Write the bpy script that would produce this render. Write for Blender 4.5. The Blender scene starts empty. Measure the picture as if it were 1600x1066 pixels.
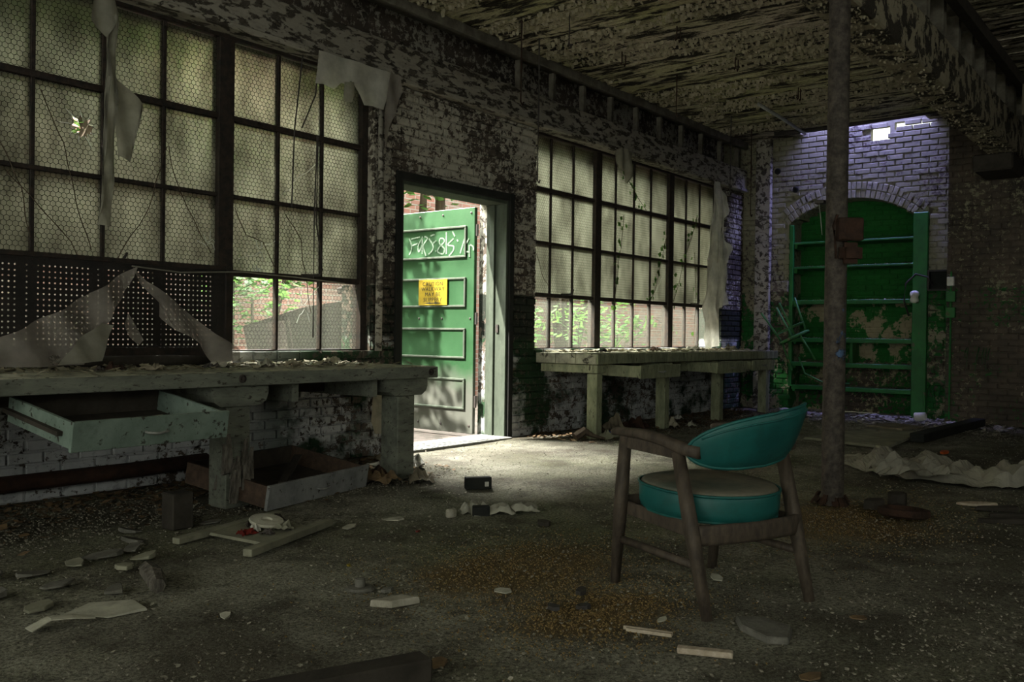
import bpy, bmesh, math, random
from mathutils import Vector, Matrix, noise
random.seed(7)
D = bpy.data; SC = bpy.context.scene; COL = SC.collection
R = math.radians

# ------------------------------------------------------------------ camera
YAW, PITCH, ROLL = .6658834, -.0080634, -.0129429
CAM = Vector((0, 0, 1.05))
_f = Vector((math.cos(YAW)*math.cos(PITCH), math.sin(YAW)*math.cos(PITCH), math.sin(PITCH)))
_r = Vector((math.sin(YAW), -math.cos(YAW), 0)); _u = _r.cross(_f)
_c, _s = math.cos(ROLL), math.sin(ROLL)
RT = _c*_r - _s*_u; UP = _s*_r + _c*_u
cam_data = D.cameras.new('camera'); cam = D.objects.new('camera', cam_data); COL.objects.link(cam)
cam_data.sensor_width = 36; cam_data.lens = 1409.18/1600*36; cam_data.clip_start = .05
cam.matrix_world = Matrix(((RT.x, UP.x, -_f.x, CAM.x), (RT.y, UP.y, -_f.y, CAM.y), (RT.z, UP.z, -_f.z, CAM.z), (0, 0, 0, 1)))
SC.camera = cam
def in_frame(p, m=20):
    k = Vector(p)-CAM; w = k.dot(_f)
    if w < .3: return False
    x = 800+1409.18*k.dot(RT)/w; y = 533-1409.18*k.dot(UP)/w
    return -m < x < 1600+m and -m < y < 1066+m

# ------------------------------------------------------------------ world, sun, lights, exposure
W = D.worlds.new('overcast_sky'); SC.world = W; W.use_nodes = True
bg = W.node_tree.nodes['Background']; bg.inputs[0].default_value = (.90, .95, .84, 1); bg.inputs[1].default_value = 2.4
sun_d = D.lights.new('sun', 'SUN'); sun_d.energy = 20; sun_d.angle = R(.7); sun_d.color = (1, .96, .88)
sun = D.objects.new('sun', sun_d); COL.objects.link(sun)
sun.rotation_euler = Vector((.62, -.22, -.75)).to_track_quat('-Z', 'Y').to_euler()
def area(name, loc, tgt, sx, sy, energy, color):
    d = D.lights.new(name, 'AREA'); d.shape = 'RECTANGLE'; d.size = sx; d.size_y = sy; d.energy = energy; d.color = color
    o = D.objects.new(name, d); COL.objects.link(o); o.location = loc
    o.rotation_euler = (Vector(tgt)-Vector(loc)).to_track_quat('-Z', 'Y').to_euler(); return o
area('alley_fill_lamp', (6.9, 9.0, 6.4), (6.3, 4.8, 0), 3.6, 2.4, 7500, (1, .99, .93))  # area lamp added over the alley to boost daylight through the doorway
area('roof_gap_daylight', (12.53, 3.85, 4.78), (12.66, 3.85, 3.4), 1.5, .22, 75, (.33, .34, 1)).data.spread = R(140)
SC.view_settings.view_transform = 'Standard'; SC.view_settings.look = 'None'
SC.view_settings.exposure = 0.58; SC.view_settings.gamma = 1; SC.view_settings.use_curve_mapping = False
SC.cycles.use_denoising = True; SC.cycles.max_bounces = 7; SC.cycles.diffuse_bounces = 4
SC.cycles.use_adaptive_sampling = True; SC.cycles.adaptive_threshold = .03; SC.cycles.adaptive_min_samples = 16
SC.cycles.transmission_bounces = 6; SC.cycles.transparent_max_bounces = 10; SC.cycles.sample_clamp_indirect = 4

# ------------------------------------------------------------------ node helpers
class NT:
    def __init__(s, name):
        s.m = D.materials.new(name); s.m.use_nodes = True; s.t = s.m.node_tree; s.t.nodes.clear()
        s.out = s.t.nodes.new('ShaderNodeOutputMaterial'); s._pos = None
    def n(s, typ, **kw):
        nd = s.t.nodes.new('ShaderNode'+typ)
        for k, v in kw.items(): setattr(nd, k, v)
        return nd
    def set(s, sock, v):
        if isinstance(v, bpy.types.NodeSocket): s.t.links.new(v, sock)
        elif v is not None: sock.default_value = tuple(v)+(1,) if isinstance(v, tuple) and len(v) == 3 and sock.type == 'RGBA' else v
    def pos(s):
        if s._pos is None: s._pos = s.n('NewGeometry').outputs['Position']
        return s._pos
    def mapped(s, scale, loc=(0, 0, 0)):
        m = s.n('Mapping'); s.set(m.inputs[0], s.pos()); m.inputs['Scale'].default_value = scale; m.inputs['Location'].default_value = loc
        return m.outputs[0]
    def noise(s, scale, detail=6, rough=.6, vec=None, dist=0, loc=None):
        nd = s.n('TexNoise'); nd.inputs['Scale'].default_value = scale; nd.inputs['Detail'].default_value = detail
        nd.inputs['Roughness'].default_value = rough; nd.inputs['Distortion'].default_value = dist
        if vec is None and loc is not None: vec = s.mapped((1, 1, 1), loc)
        s.set(nd.inputs['Vector'], vec if vec is not None else s.pos()); return nd.outputs['Fac']
    def ramp(s, v, a, b, lo=0., hi=1.):
        nd = s.n('MapRange'); nd.clamp = True
        for i, q in enumerate((v, a, b, lo, hi)): s.set(nd.inputs[i], q)
        return nd.outputs[0]
    def math(s, op, a, b=None, c=None):
        nd = s.n('Math', operation=op)
        for i, q in enumerate((a, b, c)):
            if q is not None: s.set(nd.inputs[i], q)
        return nd.outputs[0]
    def mix(s, f, a, b):
        nd = s.n('Mix', data_type='RGBA'); s.set(nd.inputs[0], f); s.set(nd.inputs[6], a); s.set(nd.inputs[7], b); return nd.outputs[2]
    def xyz(s):
        nd = s.n('SeparateXYZ'); s.set(nd.inputs[0], s.pos()); return nd.outputs
    def bump(s, h, strength=.4, dist=.01):
        nd = s.n('Bump'); nd.inputs['Strength'].default_value = strength; nd.inputs['Distance'].default_value = dist
        s.set(nd.inputs['Height'], h); return nd.outputs[0]
    def pbr(s, col, rough=.85, normal=None, spec=.25, metal=0, link=True):
        nd = s.n('BsdfPrincipled'); s.set(nd.inputs['Base Color'], col); s.set(nd.inputs['Roughness'], rough)
        nd.inputs['Specular IOR Level'].default_value = spec; nd.inputs['Metallic'].default_value = metal
        if normal is not None: s.set(nd.inputs['Normal'], normal)
        if link: s.t.links.new(nd.outputs[0], s.out.inputs[0])
        return nd.outputs[0]
    def mixs(s, f, a, b):
        nd = s.n('MixShader'); s.set(nd.inputs[0], f); s.set(nd.inputs[1], a); s.set(nd.inputs[2], b); return nd.outputs[0]
    def surf(s, sh): s.t.links.new(sh, s.out.inputs[0])

def mat(name, c1, c2=None, scale=6, rough=.85, bump=.35, bscale=40, spec=.2, metal=0, peel=None, pscale=4, pth=.5, stretch=(1, 1, 1), bd=.006, grime=.35):
    """noise of two tones, an optional peeling coat, dark grime, fine relief"""
    t = NT(name); v = t.mapped(stretch)
    col = t.mix(t.ramp(t.noise(scale, 5, .6, v), .35, .65), c1, c2 or tuple(x*.55 for x in c1))
    h = t.noise(bscale, 5, .65, v)
    if peel:
        k = t.ramp(t.noise(pscale, 9, .68, v, .3), pth-.015, pth+.015)
        col = t.mix(k, col, t.mix(t.noise(scale*2, 4, .6), peel, tuple(x*.7 for x in peel)))
        h = t.math('MULTIPLY_ADD', k, 1.2, h)
    if grime:
        g = t.ramp(t.noise(scale*3.1, 8, .7, v), .52, .72, 0, grime)
        col = t.mix(g, col, (.012, .011, .009))
    t.pbr(col, rough, t.bump(h, bump, bd), spec, metal); return t.m

M = {}
M['bark'] = mat('bark', (.05, .035, .025), (.09, .07, .05), 8, stretch=(3, 3, .6))
M['bench_wood'] = mat('weathered_grey_wood', (.17, .175, .14), (.10, .105, .085), 5, stretch=(1, 3, 3), bscale=60, peel=(.055, .05, .04), pscale=16, pth=.60)
M['bench_top'] = mat('dusty_bench_top', (.36, .35, .26), (.16, .155, .12), 7, bump=.6, peel=(.07, .065, .05), pscale=14, pth=.58)
M['bench_leg_olive'] = mat('olive_painted_wood', (.27, .28, .18), (.15, .16, .10), 5, stretch=(3, 3, 1), peel=(.06, .055, .04), pscale=12, pth=.62)
M['rotten'] = mat('rotten_wood', (.17, .15, .125), (.04, .034, .028), 14, bump=.9, stretch=(3, 3, .8))
M['drawer_teal'] = mat('chipped_pale_green_paint', (.19, .24, .20), (.13, .17, .14), 6, peel=(.05, .05, .04), pscale=20, pth=.60)
M['drawer_grey'] = mat('chipped_grey_paint', (.24, .24, .23), (.15, .15, .145), 6, peel=(.07, .06, .05), pscale=20, pth=.6)
M['drawer_in'] = mat('dark_drawer_wood', (.055, .045, .035), (.03, .025, .02), 8)
M['drawer_brown'] = mat('brown_drawer_wood', (.085, .055, .038), (.05, .034, .025), 8, stretch=(1, 3, 3))
M['steel_black'] = mat('black_window_steel', (.016, .014, .013), (.035, .024, .018), 20, rough=.7, bump=.4)
M['rust'] = mat('rusty_iron', (.05, .025, .016), (.022, .013, .010), 14, rough=.9, bump=.7)
M['dark_iron'] = mat('dark_iron', (.03, .028, .027), (.05, .04, .034), 14, rough=.6)
M['handle'] = mat('worn_handle_metal', (.34, .34, .31), (.2, .2, .19), 14, rough=.5, metal=.2)
M['mortar'] = mat('dirty_mortar', (.10, .09, .075), (.05, .045, .038), 7)
M['concrete'] = mat('concrete', (.24, .23, .20), (.14, .135, .115), 6, bump=.5)
M['jamb_green'] = mat('faded_green_jamb', (.06, .072, .053), (.04, .05, .036), 6, stretch=(2, 2, .7))
M['trim_black'] = mat('black_trim_paint', (.012, .013, .012), (.02, .02, .017), 6)
M['shelf_green'] = mat('green_gloss_paint', (.012, .13, .022), (.008, .085, .016), 4, rough=.5, spec=.3, peel=(.11, .09, .05), pscale=7, pth=.66)
M['chair_green'] = mat('teal_vinyl', (.009, .10, .09), (.006, .065, .06), 5, rough=.5, spec=.35, bump=.15, grime=.3)
M['chair_dust'] = mat('dusty_vinyl', (.17, .145, .105), (.075, .085, .065), 5, rough=.85, bump=.2)
M['chair_wood'] = mat('worn_dark_wood', (.085, .065, .048), (.04, .031, .024), 9, rough=.6, stretch=(3, 3, 1.2), bump=.25)
M['paper'] = mat('dirty_paper', (.42, .40, .32), (.26, .25, .20), 9)
M['white'] = mat('dirty_white_ceramic', (.55, .54, .48), (.4, .39, .34), 9, rough=.4)
M['stone'] = mat('grey_stone', (.15, .14, .12), (.09, .085, .07), 12, bump=.8)
M['tan_block'] = mat('tan_block', (.36, .33, .27), (.24, .22, .17), 12, bump=.6)
M['wood_pale'] = mat('pale_split_wood', (.46, .38, .30), (.32, .26, .19), 9, stretch=(1, 4, 4))
M['wood_dark'] = mat('dark_old_timber', (.045, .038, .03), (.025, .021, .017), 9)
M['board_olive'] = mat('dusty_plywood', (.24, .23, .165), (.15, .145, .105), 5)
M['beam_paint'] = mat('peeling_beam_paint', (.045, .037, .028), (.028, .024, .018), 6, peel=(.30, .26, .18), pscale=6, pth=.49, bump=.8, bd=.012)
M['lintel'] = mat('peeling_lintel_paint', (.085, .072, .058), (.045, .038, .03), 6, peel=(.34, .31, .26), pscale=14, pth=.47, stretch=(.45, 1, 1.2), bump=.8, bd=.012)
M['joist'] = mat('grey_joist_wood', (.16, .145, .115), (.08, .07, .055), 8)
M['pole_paint'] = mat('worn_brown_pole', (.085, .07, .058), (.03, .025, .021), 22, peel=(.07, .12, .22), pscale=3, pth=.61, bump=.9, rough=.7, grime=.7)
M['cardboard'] = mat('cardboard', (.20, .17, .12), (.12, .10, .07), 7)
M['ground_out'] = mat('leaf_litter_ground', (.07, .055, .048), (.03, .027, .02), 9, bump=.8)
M['plate_metal'] = mat('grey_threshold_plate', (.16, .16, .145), (.10, .10, .09), 9, rough=.6)
M['leaf_dead'] = mat('dead_leaf', (.17, .11, .055), (.09, .06, .035), 20)
M['blue'] = mat('blue_rag', (.02, .05, .22), (.012, .03, .12), 12)
M['orange'] = mat('orange_plastic', (.5, .10, .02), rough=.6)
M['red'] = mat('red_plastic', (.14, .014, .01), rough=.5)
M['yellow_sign'] = mat('yellow_sign_enamel', (.25, .175, .01), (.19, .13, .01), 8, rough=.5, bump=.1, grime=.15)
M['letter'] = mat('faded_letter_paint', (.03, .026, .01), grime=0, bump=.05)
M['spray'] = mat('white_spray_paint', (.17, .21, .17), (.07, .12, .07), 40, grime=0, bump=.05)
M['granule'] = mat('ochre_granules', (.27, .185, .075), (.16, .105, .04), 60, grime=.1)
M['canvas'] = mat('old_canvas', (.30, .27, .20), (.18, .165, .12), 5, bump=.3)
M['stool_green'] = mat('chipped_green_metal', (.05, .17, .05), (.03, .11, .035), 9, rough=.5, peel=(.16, .15, .08), pscale=10, pth=.6)
M['pegboard'] = mat('dark_perforated_board', (.018, .016, .015), (.03, .025, .022), 6)
M['ext_metal'] = mat('weathered_sheet_metal', (.035, .028, .026), (.06, .048, .042), 5, rough=.6, metal=.3)
M['chip'] = mat('debris_chips', (.40, .37, .29), (.07, .06, .045), 45, bump=.2)
M['flake'] = mat('paint_flakes', (.34, .30, .215), (.18, .16, .105), 8, bump=.2)

def leaf_mat(name, c1, c2):
    t = NT(name); col = t.mix(t.ramp(t.noise(3, 3), .35, .65), c1, c2)
    a = t.pbr(col, .5, None, .3, link=False); b = t.n('BsdfTranslucent'); t.set(b.inputs[0], t.mix(.5, col, (.16, .27, .05)))
    t.surf(t.mixs(.4, a, b.outputs[0])); return t.m
M['leaf'] = leaf_mat('green_leaf', (.05, .15, .04), (.10, .23, .06))
M['leaf_dark'] = leaf_mat('vine_leaf', (.03, .09, .02), (.06, .16, .035))

def sheet_mat(name, c, transp, transl):
    t = NT(name); n_ = t.noise(6, 6, .65)
    col = t.mix(t.ramp(n_, .35, .7), c, tuple(x*.6 for x in c))
    a = t.pbr(col, .55, t.bump(t.noise(14, 4), .3, .01), .3, link=False)
    b = t.n('BsdfTranslucent'); t.set(b.inputs[0], col)
    k = t.mixs(transl, a, b.outputs[0])
    if transp:
        c_ = t.n('BsdfTransparent'); c_.inputs[0].default_value = (.95, .93, .88, 1); k = t.mixs(transp, k, c_.outputs[0])
    t.surf(k); return t.m
M['plastic'] = sheet_mat('dirty_clear_plastic', (.40, .355, .31), .44, .35)
M['rag'] = sheet_mat('grimy_curtain_cloth', (.33, .31, .25), 0, .45)
M['curtain'] = sheet_mat('thin_white_curtain', (.75, .72, .64), .10, .5)
M['tarp'] = sheet_mat('dusty_drop_cloth', (.27, .25, .20), 0, .15)

def glass_mat(name, clear):
    t = NT(name); sx = t.n('SeparateXYZ'); t.set(sx.inputs[0], t.pos())
    # hexagonal wire embedded in the glass, 26 mm cells
    P = .034; RY = 1.7320508
    px = t.math('DIVIDE', sx.outputs[0], P); pz = t.math('DIVIDE', sx.outputs[2], P)
    def cell(ox, oz):
        a = t.math('SUBTRACT', t.math('FLOORED_MODULO', t.math('ADD', px, ox), 1.), .5)
        b = t.math('SUBTRACT', t.math('FLOORED_MODULO', t.math('ADD', pz, oz), RY), RY/2)
        return a, b, t.math('ADD', t.math('MULTIPLY', a, a), t.math('MULTIPLY', b, b))
    a1, b1, d1 = cell(.5, RY/2); a2, b2, d2 = cell(0, 0)
    w = t.math('LESS_THAN', d1, d2)
    gx = t.math('ABSOLUTE', t.math('ADD', t.math('MULTIPLY', w, a1), t.math('MULTIPLY', t.math('SUBTRACT', 1., w), a2)))
    gz = t.math('ABSOLUTE', t.math('ADD', t.math('MULTIPLY', w, b1), t.math('MULTIPLY', t.math('SUBTRACT', 1., w), b2)))
    hd = t.math('MAXIMUM', gx, t.math('ADD', t.math('MULTIPLY', gx, .5), t.math('MULTIPLY', gz, .8660254)))
    wire = t.math('GREATER_THAN', hd, .45)
    wire_s = t.n('BsdfDiffuse'); wire_s.inputs[0].default_value = (.03, .028, .025, 1)
    dirt_shade = t.ramp(t.noise(4, 8, .65, t.mapped((1, 1, .45))), .38, .68)
    tl = t.n('BsdfTranslucent'); t.set(tl.inputs[0], t.mix(dirt_shade, (.22, .225, .185), (.10, .10, .08)))
    if clear:
        tr = t.n('BsdfTransparent'); tr.inputs[0].default_value = (.86, .87, .84, 1)
        body = t.mixs(t.ramp(dirt_shade, 0, 1, .05, .18), tr.outputs[0], tl.outputs[0])
    else:
        rf = t.n('BsdfRefraction'); rf.inputs['IOR'].default_value = 1.25; rf.inputs['Roughness'].default_value = .42
        t.set(rf.inputs[0], t.mix(dirt_shade, (.36, .37, .31), (.17, .17, .14)))
        body = t.mixs(.38, rf.outputs[0], tl.outputs[0])
    df = t.n('BsdfDiffuse'); df.inputs[0].default_value = (.10, .10, .08, 1)
    body = t.mixs(.05 if clear else .12, body, df.outputs[0])
    t.surf(t.mixs(t.math('MULTIPLY', wire, .4 if clear else .85), body, wire_s.outputs[0])); return t.m
M['glass_frost'] = glass_mat('frosted_wire_glass', False)
M['glass_clear'] = glass_mat('clear_wire_glass', True)
M['crack'] = mat('glass_crack', (.7, .72, .68), grime=0)

def wall_mat(name, kind):
    t = NT(name); x, y, z = t.xyz()
    brick = t.mix(t.ramp(t.noise(4.3, 4), .35, .65), (.11, .085, .066), (.065, .053, .043))
    soot = t.ramp(t.noise(.9, 4), .4, .65)
    brick = t.mix(t.math('MULTIPLY', soot, .5), brick, (.018, .016, .013))
    n1 = t.noise(17, 9, .74, None, .2); n2 = t.noise(1.3, 4, .5); fine = t.noise(55, 5, .7)
    wob = t.math('MULTIPLY', t.math('SUBTRACT', t.noise(9, 4), .5), .06)
    zz = t.math('ADD', z, wob)
    nn = t.math('MULTIPLY_ADD', n2, .30, t.math('MULTIPLY', n1, .70))
    if kind == 'left':
        up = t.ramp(zz, 1.44, 1.46)
        lowz = t.ramp(zz, .98, 1.02)
        c_up = (.46, .425, .35); c_mid = (.018, .024, .017); c_low = (.55, .55, .55)
        gr = t.ramp(t.noise(1.7, 5, .6), .46, .54)
        c_low2 = t.mix(t.math('MULTIPLY', gr, t.ramp(x, 3.6, 4.6)), c_low, (.015, .045, .018))
        paint = t.mix(up, t.mix(lowz, c_low2, c_mid), c_up)
        th = t.mix(up, t.mix(lowz, (.465,)*3, (.44,)*3), (.515,)*3)
    elif kind == 'back':
        up = t.ramp(zz, 1.69, 1.71)
        paint = t.mix(up, (.012, .12, .022), (.26, .245, .165))
        pil = t.ramp(y, 2.70, 2.76)
        th = t.mix(pil, (.55,)*3, t.mix(up, (.46,)*3, (.44,)*3))
        low = t.ramp(t.noise(3.1, 8, .68, None, .3, (3, 1, 7)), .50, .52)
        under = t.mix(t.math('MULTIPLY', low, t.math('SUBTRACT', 1., up)), paint, (.30, .27, .19))
        paint = under
    else:
        paint = t.mix(t.ramp(t.noise(3.3, 9, .7, None, .3, (1, 5, 2)), .52, .54), (.012, .13, .022), (.34, .29, .19))
        band = t.ramp(zz, 1.55, 1.62); paint = t.mix(band, paint, (.012, .13, .022))
        th = t.mix(t.ramp(zz, .72, .78), (.50,)*3, (.30,)*3)
    k = t.ramp(t.math('SUBTRACT', nn, th), -.008, .008)
    pv = t.mix(t.noise(11, 5, .6), paint, t.mix(.45, paint, (.02, .018, .014)))
    col = t.mix(k, brick, pv)
    col = t.mix(t.ramp(t.noise(15, 8, .7), .55, .75, 0, .7), col, (.012, .011, .009))
    h = t.math('ADD', fine, t.math('MULTIPLY', k, 1.5))
    t.pbr(col, .85, t.bump(h, .55, .008), .2); return t.m
M['wall_left'] = wall_mat('peeling_whitewashed_brick', 'left')
M['wall_back'] = wall_mat('painted_back_brick', 'back')
M['niche'] = wall_mat('green_niche_brick', 'niche')

t = NT('peeling_ceiling_boards'); v = t.mapped((5, .9, 3))
k = t.ramp(t.noise(2.6, 10, .72, v, .4), .46, .49); k2 = t.ramp(t.noise(.55, 4), .4, .62)
wood = t.mix(t.noise(8, 5, .6, v), (.04, .032, .022), (.02, .017, .012))
pt = t.mix(k2, (.50, .43, .34), (.38, .36, .19)); pt = t.mix(t.ramp(t.noise(25, 6, .7), .45, .75), pt, (.16, .145, .085))
t.pbr(t.mix(k, wood, pt), .85, t.bump(t.math('ADD', t.noise(60, 5), t.math('MULTIPLY', k, 2.)), 1., .02), .15); M['ceiling'] = t.m

t = NT('dusty_concrete_floor'); x, y, z = t.xyz()
base = t.mix(t.ramp(t.noise(1.4, 7, .62), .38, .62), (.13, .118, .088), (.40, .385, .30))
base = t.mix(t.ramp(t.noise(.55, 5), .45, .65, 0, .55), base, (.20, .22, .10))
base = t.mix(t.ramp(t.noise(3.4, 9, .72, None, .4), .50, .62, 0, .6), base, (.05, .042, .03))
base = t.mix(t.ramp(t.noise(65, 7, .78), .45, .58, 0, .8), base, (.045, .038, .028))
base = t.mix(t.ramp(t.noise(150, 4, .7), .58, .68, 0, .7), base, (.46, .44, .34))
def blob(cx, cy, sx, sy):
    a = t.math('DIVIDE', t.math('SUBTRACT', x, cx), sx); b = t.math('DIVIDE', t.math('SUBTRACT', y, cy), sy)
    d = t.math('ADD', t.math('MULTIPLY', a, a), t.math('MULTIPLY', b, b))
    return t.math('SUBTRACT', d, t.math('MULTIPLY', t.math('SUBTRACT', t.noise(5, 7, .7), .5), 2.6))
for cx, cy, sx, sy in ((3.2, 2.45, .55, .4), (5.3, 1.65, .7, .45), (2.9, 1.85, .4, .25)):
    base = t.mix(t.ramp(blob(cx, cy, sx, sy), .3, 1.2, .75, 0), base, t.mix(t.noise(60, 4, .7), (.24, .16, .06), (.09, .06, .028)))
# grime and corner shade painted into the floor along walls and right bay
dirt_shade = t.math('MAXIMUM', t.ramp(y, 4.1, 4.9), t.ramp(t.math('ADD', t.math('MULTIPLY', x, .25), t.math('MULTIPLY', y, -1)), -.75, .9))
base = t.mix(t.math('MULTIPLY', dirt_shade, t.ramp(t.noise(2.2, 8, .7), .35, .55, .2, .72)), base, (.05, .042, .03))
hh = t.math('ADD', t.math('MULTIPLY', t.noise(9, 6, .65), 2.), t.noise(90, 6, .7))
t.pbr(base, .9, t.bump(hh, 1., .02), .15); M['floor'] = t.m

t = NT('exterior_red_brick')
mp = t.n('Mapping'); t.set(mp.inputs[0], t.pos()); mp.inputs['Rotation'].default_value = (R(90), 0, 0)
b_ = t.n('TexBrick'); t.set(b_.inputs[0], mp.outputs[0]); b_.inputs['Scale'].default_value = 1
b_.inputs['Brick Width'].default_value = .22; b_.inputs['Row Height'].default_value = .078; b_.inputs['Mortar Size'].default_value = .008
b_.inputs['Color1'].default_value = (.36, .16, .13, 1); b_.inputs['Color2'].default_value = (.24, .13, .11, 1); b_.inputs['Mortar'].default_value = (.34, .31, .28, 1)
c_ = t.mix(t.ramp(t.noise(1.6, 6), .45, .65, 0, .6), b_.outputs[0], (.34, .31, .30))
t.pbr(c_, .9, t.bump(t.math('SUBTRACT', 1., b_.outputs[1]), .6, .01)); M['ext_brick'] = t.m

t = NT('green_door_paint'); x, y, z = t.xyz()
g = t.mix(t.ramp(t.noise(5, 6), .35, .65), (.011, .046, .014), (.016, .056, .019))
zz = t.math('ADD', z, t.math('MULTIPLY', t.math('SUBTRACT', t.noise(4, 6, .7), .5), .35))
g = t.mix(t.ramp(zz, .45, .72, 1, 0), g, (.075, .078, .064))
g = t.mix(t.ramp(t.noise(18, 8, .7), .60, .75, 0, .5), g, (.03, .05, .03))
t.pbr(g, .6, t.bump(t.noise(40, 5), .2, .004), .25); M['door'] = t.m

# ------------------------------------------------------------------ mesh helpers
class MB:
    def __init__(s): s.v = []; s.f = []
    def add(s, vs, fs):
        o = len(s.v); s.v += [Vector(p) for p in vs]; s.f += [[i+o for i in f] for f in fs]; return s
    def box(s, x0, x1, y0, y1, z0, z1, m=None):
        vs = [Vector((x, y, z)) for x in (x0, x1) for y in (y0, y1) for z in (z0, z1)]
        if m is not None: vs = [m @ p for p in vs]
        return s.add(vs, [(0, 1, 3, 2), (4, 6, 7, 5), (0, 4, 5, 1), (2, 3, 7, 6), (0, 2, 6, 4), (1, 5, 7, 3)])
    def bar(s, p0, p1, w, h, up=(0, 0, 1), w1=None, h1=None):
        p0, p1 = Vector(p0), Vector(p1); d = (p1-p0).normalized(); r = d.cross(Vector(up))
        if r.length < 1e-4: r = d.cross(Vector((1, 0, 0)))
        r.normalize(); u = r.cross(d); vs = []
        for p, a, b in ((p0, w/2, h/2), (p1, (w1 or w)/2, (h1 or h)/2)):
            vs += [p-r*a-u*b, p+r*a-u*b, p+r*a+u*b, p-r*a+u*b]
        return s.add(vs, [(0, 1, 2, 3), (7, 6, 5, 4), (0, 4, 5, 1), (1, 5, 6, 2), (2, 6, 7, 3), (3, 7, 4, 0)])
    def sweep(s, pts, rx, ry=None, n=8, up=(0, 0, 1), cap=True, sq=1.):
        pts = [Vector(p) for p in pts]; k = len(pts)
        rx = rx if isinstance(rx, (list, tuple)) else [rx]*k; ry = rx if ry is None else (ry if isinstance(ry, (list, tuple)) else [ry]*k)
        vs = []; fs = []
        for i, p in enumerate(pts):
            d = (pts[min(i+1, k-1)]-pts[max(i-1, 0)]).normalized(); r = d.cross(Vector(up))
            if r.length < 1e-3: r = d.cross(Vector((.3, 1, 0)))
            r.normalize(); u = r.cross(d)
            for j in range(n):
                a = 2*math.pi*(j+.5)/n; ca, sa = math.cos(a), math.sin(a)
                ca = math.copysign(abs(ca)**sq, ca); sa = math.copysign(abs(sa)**sq, sa)
                vs.append(p+r*rx[i]*ca+u*ry[i]*sa)
        for i in range(k-1):
            for j in range(n): fs.append((i*n+j, i*n+(j+1) % n, (i+1)*n+(j+1) % n, (i+1)*n+j))
        if cap: fs += [tuple(range(n))[::-1], tuple((k-1)*n+j for j in range(n))]
        return s.add(vs, fs)
    def lathe(s, prof, n=16, m=None):
        vs = []; fs = []; k = len(prof)
        for r, z in prof:
            for j in range(n):
                p = Vector((r*math.cos(2*math.pi*j/n), r*math.sin(2*math.pi*j/n), z)); vs.append(m @ p if m is not None else p)
        for i in range(k-1):
            for j in range(n): fs.append((i*n+j, i*n+(j+1) % n, (i+1)*n+(j+1) % n, (i+1)*n+j))
        fs += [tuple(range(n))[::-1], tuple((k-1)*n+j for j in range(n))]
        return s.add(vs, fs)
    def build(s, name, material, parent=None, smooth=False, bevel=0, segs=1, kind=None):
        me = D.meshes.new(name)
        if parent is not None: loc = Vector(parent['_w'])
        else:
            xs = [p.x for p in s.v]; ys = [p.y for p in s.v]; zs = [p.z for p in s.v]
            loc = Vector(((min(xs)+max(xs))/2, (min(ys)+max(ys))/2, min(zs)))
        me.from_pydata([tuple(p-loc) for p in s.v], [], s.f); me.update()
        if bevel:
            bm = bmesh.new(); bm.from_mesh(me)
            bmesh.ops.bevel(bm, geom=[e for e in bm.edges if len(e.link_faces) == 2 and e.calc_face_angle() > .5], offset=bevel, segments=segs, affect='EDGES', clamp_overlap=True)
            bm.to_mesh(me); bm.free()
        o = D.objects.new(name, me); COL.objects.link(o)
        if material is not None: me.materials.append(M[material] if isinstance(material, str) else material)
        if smooth:
            for p in me.polygons: p.use_smooth = True
        o['_w'] = tuple(loc)
        if parent is not None: o.parent = parent; o['_w'] = tuple(loc)
        else: o.location = loc
        if kind: o['kind'] = kind
        return o
def tag(o, label, cat, group=None, kind=None):
    o['label'] = label; o['category'] = cat
    if group: o['group'] = group
    if kind: o['kind'] = kind
    return o
def thing(name, label, cat, loc, group=None):
    o = D.objects.new(name, None); COL.objects.link(o); o.location = loc; o['_w'] = tuple(loc); o.empty_display_size = .1
    return tag(o, label, cat, group)
def B(x0, x1, y0, y1, z0, z1): return MB().box(x0, x1, y0, y1, z0, z1)
def inst(name, me, loc, parent, rot=(0, 0, 0), sc=(1, 1, 1)):
    o = D.objects.new(name, me); COL.objects.link(o)
    o.location = Vector(loc)-(Vector(parent['_w']) if parent is not None else Vector()); o.rotation_euler = rot; o.scale = sc
    if parent is not None: o.parent = parent
    return o
def n3(p, s=1., seed=0): return noise.noise(Vector((p[0]*s+seed, p[1]*s-seed*.7, p[2]*s+seed*1.3)))

# ------------------------------------------------------------------ the room shell
YW, XB, ZC = 5.62, 12.7, 3.92          # window wall face, back wall face, ceiling boards
Y1 = YW+.38
# floor
nx, ny = 150, 96; x0, x1, y0, y1 = -5., 13.3, -5., 6.02
vs = []; fs = []
for j in range(ny+1):
    for i in range(nx+1):
        x = x0+(x1-x0)*i/nx; y = y0+(y1-y0)*j/ny
        vs.append((x, y, .012*n3((x, y, 0), .8)+.006*n3((x, y, 3), 3.1)-.004))
for j in range(ny):
    for i in range(nx): a = j*(nx+1)+i; fs.append((a, a+1, a+nx+2, a+nx+1))
floor = MB().add(vs, fs).build('floor', 'floor', smooth=True, kind='structure')
floor['label'] = 'dusty concrete floor littered with chips and stains'

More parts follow.
